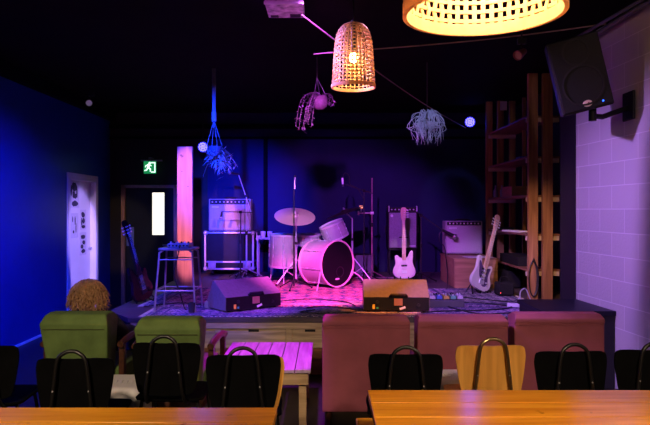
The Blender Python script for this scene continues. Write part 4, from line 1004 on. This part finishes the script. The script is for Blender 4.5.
# stage cables
def cable(pts, label, r=.006, z=S+.0165):
    p = smooth_open([V((x, y, z)) for x, y in pts], 8)
    tag(MB().tube(p, r, 8).build('stage_cable', CAB, loc=(pts[0][0], pts[0][1], S)), label, 'cable', 'cables lying on the stage')
cable([(-.2, 6.55), (.0, 6.65), (.25, 6.5), (.3, 6.3), (.0, 6.2), (-.25, 6.28), (-.1, 6.42)], 'black cable looped on the rug between the two wedge monitors')
cable([(.32, 6.7), (.2, 7.0), (-.2, 7.2), (-.6, 7.0), (-1.0, 7.3), (-1.3, 7.9)], 'black cable crossing the rug in front of the bass drum')
cable([(1.1, 7.4), (1.4, 7.0), (1.7, 6.9), (1.95, 6.6), (1.6, 6.4), (1.2, 6.35), (.95, 6.25)], 'black cable winding from the pedal board towards the stage edge')
cable([(1.2, 7.7), (1.5, 7.45), (1.75, 7.2), (2.05, 6.95), (2.2, 6.8)], 'black cable running across the worn rug to the power strip')
cable([(-1.9, 6.62), (-1.6, 6.9), (-1.3, 6.75), (-1.05, 7.0), (-1.2, 7.4)], 'black cable curling on the floor behind the metal stool')
cable([(.95, 8.0), (.8, 7.5), (1.05, 7.1), (1.3, 6.6), (1.5, 6.2), (1.9, 6.25)], 'black cable from the bass stand past the pedal board')

# ------------------------------------------------------------------ loudspeaker on the block wall
lc = V((1.978, 4.9, 2.647))
Ml = Matrix.Translation(lc) @ Euler((R(5), R(-14.2), R(-9)), 'XYZ').to_matrix().to_4x4()
rot = Ml.to_euler()
t = thing('loudspeaker', 'black loudspeaker tilted down high on the block wall', 'loudspeaker', lc, rot=tuple(rot))
w2, h2 = .20, .29
MB().prism([(-w2, 0), (w2, 0), (w2*.72, .32), (-w2*.72, .32)], 2*h2, Matrix.Translation((0, 0, -h2))).build('cabinet', mat('speaker_black', (.010, .010, .010), .55, var=.2, scale=60), t, local=True, bevel=.015, seg=3)
MB().bb((-w2+.015, -.012, -h2+.015), (w2-.015, .002, h2-.015)).build('grille', mat('grille_mesh', (.009, .010, .009), .75, 0, var=.3, scale=200), t, local=True, bevel=.008)
MB().lathe([(.155, -.0), (.16, .006), (.145, .008), (.145, 0)], 40, Matrix.Translation((0, -.012, -.09)) @ Matrix.Rotation(PI/2, 4, 'X')).build('cone_ring', mat('cone_black', (.013, .013, .013), .7), t, local=True)
MB().lathe([(.1, -.0), (.105, .006), (.09, .008), (.09, 0)], 32, Matrix.Translation((0, -.012, .17)) @ Matrix.Rotation(PI/2, 4, 'X')).build('horn_ring', mat('cone_black', (.013, .013, .013), .7), t, local=True)
bd = MB().lathe([(0, .006), (.032, .004), (.036, 0), (0, 0)], 24, Matrix.Translation((-.0, -.012, -.235)) @ Matrix.Rotation(PI/2, 4, 'X') @ Matrix.Diagonal((1, .72, 1, 1))).build('oval_badge', mat('badge_cream', (.9, .75, .55), .4), t, local=True)
MB().box((0, -.0185, -.235), (.022, .002, .006), (0, R(-20), 0)).ball((.008, -.0185, -.232), .007, (1, .3, 1), 1).build('badge_mark', mat('badge_brown', (.2, .05, .02), .5), bd, local=True)
MB().ball((.115, -.014, -.245), .0065, sub=2).build('power_light', glow('blue_led', (.02, .12, 1), 5), t, local=True)
t2 = thing('speaker_bracket', 'black wall bracket carrying the loudspeaker on the block wall', 'bracket', (2.45, 4.75, 2.3))
hb = Ml @ V((0.06, .12, -h2-.002)); wb = at(622, 108, 5.1); wx = xr(5.1)
MB().bb((wx-.03, 5.01, wb.z-.1), (wx-.008, 5.19, wb.z+.13)).build('wall_plate', BLACK, t2, bevel=.006)
MB().tube([(wx-.03, 5.1, wb.z), (hb.x+.1, hb.y+.05, hb.z-.05), (hb.x, hb.y, hb.z-.05)], .022, 10).build('arm', BLACK, t2)
MB().cyl((hb.x, hb.y, hb.z-.09), (hb.x, hb.y, hb.z+.01), .03).build('socket', BLACK, t2)

# ------------------------------------------------------------------ LED par cans and ceiling bits
def par(label, p, aim):
    p = V(p); d = (V(aim)-p).normalized(); M_ = Matrix.Translation(p) @ frame_z(d)
    t = thing('par_can', label, 'stage light', p, 0, 'blue led par cans')
    MB().lathe([(0, -.12), (.05, -.12), (.085, -.06), (.088, .02), (.08, .02), (.08, .0), (0, .0)], 28, M_).build('housing', BLACK, t)
    ring = [(0, 0)]+[(.03*math.cos(k*PI/3), .03*math.sin(k*PI/3)) for k in range(6)]+[(.059*math.cos(k*PI/6), .059*math.sin(k*PI/6)) for k in range(12)]
    for (u, v_) in ring:
        MB().ball((u, v_, .004), .0125, (1, 1, .5), 2, M_).build('led_lens', glow('blue_led_lens', (.10, .08, 1), 7.5), t)
    MB().lathe([(0, .0015), (.079, .0015), (.079, .0005), (0, .0005)], 28, M_).build('lens_plate', glow('blue_plate', (.03, .03, 1), .7), t)
    MB().tube([p+V((-.1, 0, 0)), p+V((-.105, 0, .1)), p+V((0, 0, .13)), p+V((.105, 0, .1)), p+V((.1, 0, 0))], .007).build('yoke', BLACK, t)
    MB().cyl(p+V((0, 0, .13)), V((p.x, p.y, ZC)), .011).build('hanger', BLACK, t)
pL = at(203, 147, 9.9); pR = at(470, 122, 9.9)
par('glowing blue par light beside the timber post at the left', pL, (-.6, 2, 1.2))
par('glowing blue par light left of the timber rack', pR, (.5, 1.5, 1.2))
q = at(284, 7, 4.62)
t = thing('ceiling_projector', 'pale box shaped projector under the ceiling lit purple', 'projector', (q.x, 4.8, 3.096))
zb = at(0, 18, 4.62).z
MB().bb((q.x-.14, 4.60, 3.096), (q.x+.14, 4.95, 3.17)).build('case', mat('projector_white', (.45, .42, .45), .5, var=.8, scale=14), t, bevel=.004)
MB().bb((q.x-.145, 4.588, 3.09), (q.x+.145, 4.604, 3.108)).build('lid_rim', mat('projector_grey', (.5, .5, .52), .5), t)
MB().bb((q.x+.03, 4.85, 3.093), (q.x+.11, 4.93, 3.0965)).build('vent', BLACK, t)
MB().bb((q.x-.12, 4.88, 3.093), (q.x-.06, 4.93, 3.0965)).build('vent', BLACK, t)
MB().cyl((q.x, 4.8, 3.165), (q.x, 4.8, ZC), .02).build('mount', BLACK, t)
def clipspot(label, p, aim, m, lensm):
    p = V(p); d = (V(aim)-p).normalized(); M_ = Matrix.Translation(p) @ frame_z(d)
    t = thing('spot_light', label, 'spot light', p)
    MB().lathe([(0, -.07), (.025, -.07), (.03, -.03), (.042, .04), (.036, .04), (.028, .0), (0, 0)], 20, M_).build('shade', m, t)
    MB().lathe([(0, .03), (.034, .03), (.034, .025), (0, .025)], 20, M_).build('lens', lensm, t)
    MB().tube([p, p+V((.02, .02, .1)), V((p.x+.02, p.y+.02, ZC))], .008).build('stem', DARKMETAL, t)
    MB().box((p.x+.02, p.y+.02, p.z+.11), (.07, .04, .05)).build('clamp', DARKMETAL, t, bevel=.005)
clipspot('small spot lamp hanging near the left wall above the white door', at(89, 103, 7.6), (-.3, 1, 1.6), mat('spot_grey', (.12, .09, .09), .4, .5), glow('pale_lens', (.5, .45, .7), .12))
clipspot('small bronze spot lamp hanging left of the loudspeaker', at(520, 54, 5.2), (-1, 3, 1.0), mat('spot_bronze', (.3, .12, .06), .35, .8), mat('dull_lens', (.4, .2, .1), .3))
CORD = mat('festoon_cord', (.30, .20, .16), .6)
a, b_ = at(302, 15, 4.7), at(466, 128, 9.85)
pts = [a.lerp(b_, i/14)+V((0, 0, -.06*math.sin(PI*i/14))) for i in range(15)]
tag(MB().tube(pts, .006).build('overhead_wire', CORD, loc=a), 'thin cord slanting from the ceiling box to the right par light', 'cord')
a, b_ = at(376, 49, 5.6), at(606, 24, 5.4)
pts = [a.lerp(b_, i/14)+V((0, 0, -.02*math.sin(PI*i/14))) for i in range(-4, 15)]
tag(MB().tube(pts, .006).build('overhead_wire', CORD, loc=a), 'thin cord strung level behind the pendants to the block wall', 'cord')

# ------------------------------------------------------------------ hanging plants
PLB = mat('pale_leaf', (.26, .30, .27), .55, var=.3, scale=20)
PLG = mat('trailing_leaf', (.22, .13, .17), .55, var=.35, scale=20)
ROPE = mat('cotton_rope', (.16, .14, .13), .9)
# left: macrame with spiky plant
h = at(214, 120, 7.2); pt = at(214.5, 150, 7.2)
t = thing('hanging_plant', 'spiky leaved plant in a macrame hanger near the left par light', 'plant', (pt.x, 7.2, pt.z-.06))
MB().tube([(h.x-.012, 7.2, ZC), (h.x-.008, 7.2, h.z)], .012).tube([(h.x+.012, 7.2, ZC), (h.x+.008, 7.2, h.z)], .012).build('rope', ROPE, t)
MB().cyl((h.x, 7.2, h.z-.02), (h.x, 7.2, h.z+.09), .028, n=12).build('knot', ROPE, t)
cdm = MB()
for k in range(4):
    an = k*PI/2+.5; cdm.tube([(h.x, 7.2, h.z), (pt.x+.09*math.cos(an), 7.2+.09*math.sin(an), pt.z+.05), (pt.x+.05*math.cos(an), 7.2+.05*math.sin(an), pt.z-.07)], .003, 6)
cdm.build('cords', ROPE, t)
MB().lathe([(0, -.06), (.055, -.06), (.085, .04), (.075, .04), (.05, -.05), (0, -.05)], 24, Matrix.Translation((pt.x, 7.2, pt.z))).build('pot', mat('dark_pot', (.05, .05, .07), .6), t)
fo = MB()
for k in range(170):
    an = random.uniform(0, 2*PI); el = random.uniform(-1, .9)
    d_ = V((math.cos(an)+.25, math.sin(an), el))
    fo.leaf((pt.x+.03+.09*math.cos(an)*random.uniform(.5, 1.1), 7.2+.08*math.sin(an), pt.z-.06+random.uniform(-.11, .07)), d_, random.uniform(.05, .12), .011, random.uniform(-.3, .8))
for k in range(50):
    an = random.uniform(0, 2*PI); d_ = V((math.cos(an)+.3, math.sin(an), random.uniform(-.9, .4)))
    fo.leaf((pt.x+.10+random.gauss(0, .05), 7.2+random.gauss(0, .04), pt.z-.15+random.gauss(0, .045)), d_, random.uniform(.05, .11), .012, random.uniform(-.2, .8))
fo.build('foliage', PLB, t)
# middle: round basket with trailing vine
h = at(317, 57, 6.65); pt = at(320, 102, 6.65)
t = thing('hanging_plant', 'trailing vine in a round purple basket left of the slim pendant', 'plant', (pt.x, 6.65, pt.z-.09))
MB().tube([(h.x, 6.65, ZC), (h.x, 6.65, h.z-.22)], .004, 6).tube([(h.x, 6.65, h.z-.22), (pt.x-.07, 6.65, pt.z+.03)], .003, 6).tube([(h.x, 6.65, h.z-.22), (pt.x+.08, 6.65, pt.z+.03)], .003, 6).tube([(h.x, 6.65, h.z-.22), (pt.x, 6.58, pt.z+.03)], .003, 6).build('cords', ROPE, t)
MB().lathe([(0, -.085), (.04, -.078), (.07, -.05), (.085, 0), (.075, .045), (.06, .06), (.052, .055), (.06, .0), (0, -.06)], 28, Matrix.Translation((pt.x, 6.65, pt.z))).build('basket', mat('round_basket', (.16, .08, .09), .7, var=.2, scale=50, bump=.3), t)
vn = MB(); lv = MB()
for k in range(16):
    an = random.uniform(PI*.55, PI*1.5) if k < 12 else random.uniform(-.6, .6)
    Ld = random.uniform(.15, .36) if k < 12 else random.uniform(.0, .06)
    out_ = random.uniform(.07, .2)
    pts = smooth_open([(pt.x, 6.65, pt.z+.05), (pt.x+out_*.6*math.cos(an), 6.65+out_*.6*math.sin(an), pt.z+.09), (pt.x+out_*math.cos(an)-.03, 6.65+out_*math.sin(an), pt.z+.0), (pt.x+(out_+.02)*math.cos(an)-.06, 6.65+out_*math.sin(an), pt.z-Ld)], 5)
    vn.tube(pts, .002, 5)
    for p in pts[2:]:
        for _ in range(1):
            a_ = random.uniform(0, 2*PI); lv.leaf(p, (math.cos(a_), math.sin(a_), random.uniform(-.5, .5)), random.uniform(.025, .045), .02, .3)
vn.build('vines', mat('vine_stem', (.2, .12, .12), .7), t); lv.build('foliage', PLG, t)
# right: airy tangled plant
pt = at(427, 118, 6.9)
t = thing('hanging_plant', 'pale tangled plant hanging right of the slim pendant lamp', 'plant', (pt.x, 6.9, pt.z-.08))
MB().tube([(pt.x, 6.9, ZC), (pt.x, 6.9, pt.z)], .003, 6).build('wire', ROPE, t)
MB().ball((pt.x, 6.9, pt.z-.02), .045, (1, 1, .8), 2).build('root_ball', mat('root_ball', (.12, .09, .07), .9), t)
fo = MB()
for k in range(120):
    an = random.uniform(0, 2*PI); sp2 = random.uniform(.06, .20); up = random.uniform(-.06, .13)
    p0 = V((pt.x, 6.9, pt.z-.04)); d_ = V((math.cos(an), math.sin(an), 0))
    pts = smooth_open([p0, p0+d_*sp2*.55+V((0, 0, up)), p0+d_*sp2+V((random.uniform(-.03, .03), 0, up*.4-random.uniform(.0, .1))), p0+d_*(sp2*random.uniform(.5, 1.05))+V((random.uniform(-.05, .05), 0, -random.uniform(.02, .26)))], 5)
    n_ = len(pts); fo.tube(pts, .003, 5, rs=[.0042*(1-i/n_)+.0012 for i in range(n_)])
fo.build('foliage', mat('airy_leaf', (.5, .5, .5), .6, var=.2), t)

# ------------------------------------------------------------------ person
def skin(name, m, parent, chains, root=0, sub=1):
    """chains: list of lists of (x,y,z,r); first vertices of later chains that coincide with an existing joint are shared."""
    vs, rs, es, idx = [], [], [], {}
    for ch in chains:
        prev = None
        for (x, y, z, r) in ch:
            key = (round(x, 4), round(y, 4), round(z, 4))
            if key not in idx: idx[key] = len(vs); vs.append((x, y, z)); rs.append(r)
            i = idx[key]
            if prev is not None and prev != i: es.append((prev, i))
            prev = i
    me = bpy.data.meshes.new(name); me.from_pydata(vs, es, []); me.materials.append(m)
    o = bpy.data.objects.new(name, me); C.objects.link(o); o.parent = parent
    md = o.modifiers.new('skin', 'SKIN'); md.use_smooth_shade = True
    if not me.skin_vertices:
        me.attributes  # layer is created by the modifier
        bm = bmesh.new(); bm.from_mesh(me); bm.verts.layers.skin.verify(); bm.to_mesh(me); bm.free()
    for i, r in enumerate(rs):
        rr = r if isinstance(r, tuple) else (r, r)
        me.skin_vertices[0].data[i].radius = rr
        me.skin_vertices[0].data[i].use_root = (i == root)
    md = o.modifiers.new('sub', 'SUBSURF'); md.levels = sub+1; md.render_levels = sub+1
    ROOTM[o.name] = ROOTM[parent.name]
    return o
SKIN = mat('skin', (.55, .30, .22), .55, var=.06)
per = thing('person', 'person with curly brown hair seated low in the left green armchair facing the stage', 'person', (-1.84, 5.2, .42))
hx, hy, hz = -1.865, 5.0, .905
px_, py_, pz_ = -1.83, 5.2, .42
def W(x, y, z, r): return (x-px_-.01, y-py_, z-pz_, r)
pel = W(-1.85, 5.33, .53, .10)
body = [[pel, W(-1.85, 5.2, .60, .10), W(-1.855, 5.08, .69, .105), W(-1.86, 5.02, .76, .06), W(hx, 5.01, .81, .05), W(hx, 5.01, .86, .07), W(hx, 5.0, .93, .085), W(hx, 4.995, .985, .06)]]
hands = []
for s_ in (-1, 1):
    sh = (-1.86+s_*.16, 5.06, .73); el = (-1.86+s_*.22, 5.22, .58); wr = (-1.86+s_*.10, 5.42, .60); pm = (-1.86+s_*.07, 5.49, .60)
    body.append([W(-1.855, 5.08, .69, .105), W(*sh, .055), W(*el, .042), W(*wr, .028), W(*pm, .03)])
    hp = (-1.80+s_*.10, 5.36, .52); kn = (-1.82+s_*.12, 5.70, .50); an_ = (-1.82+s_*.12, 5.74, .09); to = (-1.82+s_*.125, 5.88, .05)
    body.append([pel, W(-1.85+s_*.1, 5.37, .53, .085), W(*kn, .055), W(kn[0], 5.73, .3, .05), W(*an_, .035), W(*to, .03)])
    for f_, (dx, ln) in enumerate(((-.024, .07), (-.008, .08), (.008, .075), (.024, .058))):
        body.append([W(*pm, .03), W(pm[0]+dx, pm[1]+.04, pm[2]+.005, .009), W(pm[0]+dx*1.1, pm[1]+.04+ln*.5, pm[2]-.002, .0085), W(pm[0]+dx*1.1, pm[1]+.04+ln*.9, pm[2]-.02, .007)])
    body.append([W(*pm, .03), W(pm[0]-s_*.035, pm[1]+.0, pm[2]+.01, .010), W(pm[0]-s_*.05, pm[1]+.035, pm[2]+.005, .008)])
skin('body', SKIN, per, body)
JUM = mat('dark_jumper', (.02, .02, .03), .9, var=.2)
jm = [[W(-1.85, 5.34, .53, .125), W(-1.85, 5.2, .61, .125), W(-1.855, 5.08, .69, .128), W(-1.86, 5.02, .755, .075)]]
tm_ = [[W(-1.85, 5.34, .525, .115)]]
tr_ = []
for s_ in (-1, 1):
    sh = (-1.86+s_*.16, 5.06, .73); el = (-1.86+s_*.22, 5.22, .58); wr = (-1.86+s_*.105, 5.40, .60)
    jm.append([W(-1.855, 5.08, .69, .128), W(*sh, .068), W(*el, .054), W(*wr, .038)])
    kn = (-1.82+s_*.12, 5.70, .50)
    tr_.append([W(-1.85, 5.34, .53, .118), W(-1.85+s_*.1, 5.37, .53, .098), W(*kn, .07), W(kn[0], 5.73, .3, .062), W(kn[0], 5.74, .12, .055)])
skin('jumper', JUM, per, jm)
skin('trousers', mat('dark_jeans', (.02, .025, .05), .85, var=.2), per, tr_)
for s_ in (-1, 1):
    x = -1.82+s_*.12
    MB().ball((x, 5.81, .05), .05, (.9, 2.3, 1), 2).build('shoe', BLACKFAB, per)
# face: nose, ears, eyes, mouth on the far side of the head
fc_ = MB().ball((hx+.03, 5.085, .905), .016, (1, 1.2, 1.4), 2).ball((hx+.088, 5.005, .90), .022, (.4, .9, 1.4), 2).ball((hx-.088, 5.005, .90), .022, (.4, .9, 1.4), 2)
fc_.build('nose_and_ears', SKIN, per)
MB().ball((hx-.02, 5.077, .93), .012).ball((hx+.05, 5.07, .93), .012).build('eyes', WHITE, per)
MB().ball((hx+.015, 5.078, .865), .014, (1.6, .5, .5)).build('mouth', mat('lips', (.5, .15, .13), .5), per)
# curly hair: cap plus many corkscrew locks
hm = MB()
hc = V((hx, 4.985, .925))
hm.ball(hc, .106, (1.05, 1.0, .98), 3)
for v_ in hm.bm.verts:
    d_ = v_.co-hc
    if d_.y > .05 and d_.z < .05: v_.co = hc+d_*.72
    else: v_.co = hc+d_*(1+random.uniform(-.05, .05))
for k in range(420):
    while True:
        d_ = V((random.gauss(0, 1), random.gauss(0, 1), random.gauss(0, 1))).normalized()
        if d_.z > -.75 and not (d_.y > .45 and d_.z < .35): break
    p = hc+V((d_.x*.118, d_.y*.112, d_.z*.112)); sd = d_.orthogonal().normalized(); s2 = d_.cross(sd)
    Ln = random.uniform(.035, .075); rr = random.uniform(.009, .016); ph = random.uniform(0, 6.3); pts = []
    fall = V((0, 0, -1))
    for i in range(10):
        u = i/9; an = ph+u*8
        pts.append(p+(d_*.75+fall*u*.9)*Ln*u+sd*rr*math.cos(an)+s2*rr*math.sin(an))
    hm.tube(pts, .004, 5, rs=[.0062*(1-.6*i/9) for i in range(10)])
hm.build('hair', mat('curly_brown_hair', (.46, .25, .12), .5, var=.35, scale=40), per)

# ------------------------------------------------------------------ lights
def spot(name, p, aim, col, W_, size, blend=.6, rad=.05, sx=1):
    ld = bpy.data.lights.new(name, 'SPOT'); ld.energy = W_; ld.color = col; ld.spot_size = R(size); ld.spot_blend = blend; ld.shadow_soft_size = rad
    o = bpy.data.objects.new(name, ld); C.objects.link(o); o.location = p
    o.rotation_euler = (V(aim)-V(p)).to_track_quat('-Z', 'Y').to_euler(); o.scale = (sx, 1, 1); return o
def point(name, p, col, W_, rad=.08):
    ld = bpy.data.lights.new(name, 'POINT'); ld.energy = W_; ld.color = col; ld.shadow_soft_size = rad
    o = bpy.data.objects.new(name, ld); C.objects.link(o); o.location = p; return o
BLU = (.005, .03, 1.0); MAG = (1.0, .05, .6); PUR = (.55, .10, 1.0)
spot('pink_wash', (.5, 4.1, 3.1), (-.2, 7.95, .45), (1, .055, .52), 3500, 22, .7, .05, 1.5)
spot('purple_wash', (-.1, 4.1, 3.12), (.1, 8.9, .95), (.52, .09, 1), 1250, 46, .5)
spot('pink_post', (-2.3, 4.1, 3.12), (-1.84, 8.4, 1.6), (1, .26, .46), 1600, 22, .3, .05, .28)  # added narrow spot that turns the timber post pink, without a fixture
spot('lavender_kit', (-.6, 4.1, 3.1), (-.3, 8.8, 1.15), (.85, .6, 1), 520, 12, .7)  # added pale highlight on the drums, not a fixture of the venue
spot('warm_door', (-1.8, 2.0, 3.1), (-3.4, 10.4, 1.2), (1, .6, .35), 420, 9, .5)  # added warm spot that brightens the dark door's frame
spot('lavender_amp', (.7, 4.1, 3.1), (-1.52, 9.9, 1.36), (.62, .26, 1), 620, 13, .5)  # extra spot put in to lift the left amp
spot('violet_front', (-1.3, 3.9, 3.1), (-1.0, 6.42, .56), (.36, .08, 1), 480, 12, .5, .05, 2.2)  # added violet light for the front of the stage, left half
spot('violet_front', (1.4, 3.9, 3.1), (1.4, 6.5, .56), (.36, .10, 1), 500, 12, .5, .05, 2)  # same added violet light, right half of the stage front
spot('pink_bass', (1.15, 4.2, 3.1), (1.15, 9.28, .95), (1, .55, .8), 500, 9, .4, .05, .5)  # added slim beam that brightens the bass guitar
spot('lavender_right', (.2, 4.1, 3.1), (1.95, 7.9, .75), (.55, .28, 1), 850, 22, .6)  # added fill for the guitar, chest and amp at stage right
spot('plant_fill', (.3, 4.1, 3.1), (1.1, 6.9, 2.5), (.3, .35, 1), 300, 10, .4)  # added bluish fill on the right hanging plant, no lamp of its own
spot('violet_stage_left', (-1.0, 3.9, 3.1), (-1.95, 6.6, .56), (.35, .15, 1), 500, 16, .6)  # added violet fill on the stage's left corner and the stool
spot('speaker_fill', (1.8, 1.6, 3.1), (2.5, 4.5, 2.5), (1, .62, .66), 46, 40, .7)
spot('purple_table', (-.40, 4.25, 3.12), (-.42, 4.98, .45), (.55, .01, 1), 1100, 26, .5)
spot('purple_monitor', (1.7, 4.2, 3.1), (-.72, 6.55, .8), (.7, .02, 1), 480, 14, .5)  # added purple beam for the left monitor's lid
spot('orange_spot', at(520, 54, 5.2)+V((-.03, .04, -.06)), (.72, 6.45, .8), (1, .24, .03), 620, 20, .5, .03)
spot('amber_rack', (1.0, 4.0, 3.1), (2.5, 7.4, 1.1), (1, .5, .2), 380, 22, 1)  # added amber fill that brightens the rack posts
spot('lavender_door', (-.6, 4.2, 3.1), (XL, 9.32, 1.1), (.42, .28, 1), 3300, 16, .25, .05, .36)  # added lavender spot for the white door, without a known source
spot('purple_box', (-2.3, 1.5, .6), (-.3, 4.78, 3.09), (.75, .03, 1), 400, 9, .4)  # invented uplight that tints the projector's underside purple
spot('blue_side', (-3.2, 4.3, 3.1), (-1.0, 6.45, .75), BLU, 900, 20, .6)  # added blue light for the left monitor's side face
spot('blue_left_wall', (-1.2, 4.2, 3.05), (XL, 6.7, .7), BLU, 1900, 62, 1)
spot('blue_back', (-1.2, 4.3, 3.1), (-1.35, YB, 1.5), BLU, 6500, 25, 1)
spot('violet_block_wall', (-.6, 4.4, 3.05), (2.42, 5.4, .9), (.5, .24, 1.0), 620, 62, 1)
spot('par_beam_left', pL+(V((-.6, 2, .4))-pL).normalized()*.05, (-.6, 2, .2), BLU, 10, 55, .6, .03)
spot('par_beam_right', pR+(V((.5, 1.5, .4))-pR).normalized()*.05, (.5, 1.5, .2), BLU, 10, 55, .6, .03)
HOUSE = (1, .74, .5)
spot('house_lamp', (-1.6, .2, 2.9), (-1.5, 3.7, .3), HOUSE, 450, 44, .8, .1)
spot('house_lamp', (1.3, .0, 2.9), (.9, 3.7, .3), HOUSE, 400, 46, .8, .1)

wd = bpy.data.worlds.new('world'); bpy.context.scene.world = wd; wd.use_nodes = True
wd.node_tree.nodes['Background'].inputs[0].default_value = (.02, .02, .06, 1); wd.node_tree.nodes['Background'].inputs[1].default_value = .05

# ------------------------------------------------------------------ camera
cd = bpy.data.cameras.new('camera'); cam = bpy.data.objects.new('camera', cd); C.objects.link(cam)
cam.location = (0, 0, CAMH); cam.rotation_euler = (PI/2, 0, 0)
cd.sensor_fit = 'HORIZONTAL'; cd.sensor_width = 36; cd.lens = F*36/650
cd.shift_y = -(212.5-HOR)/650
sc = bpy.context.scene; sc.camera = cam
sc.view_settings.view_transform = 'Standard'; sc.view_settings.look = 'None'; sc.view_settings.gamma = 1; sc.view_settings.use_curve_mapping = False
sc.view_settings.exposure = 0
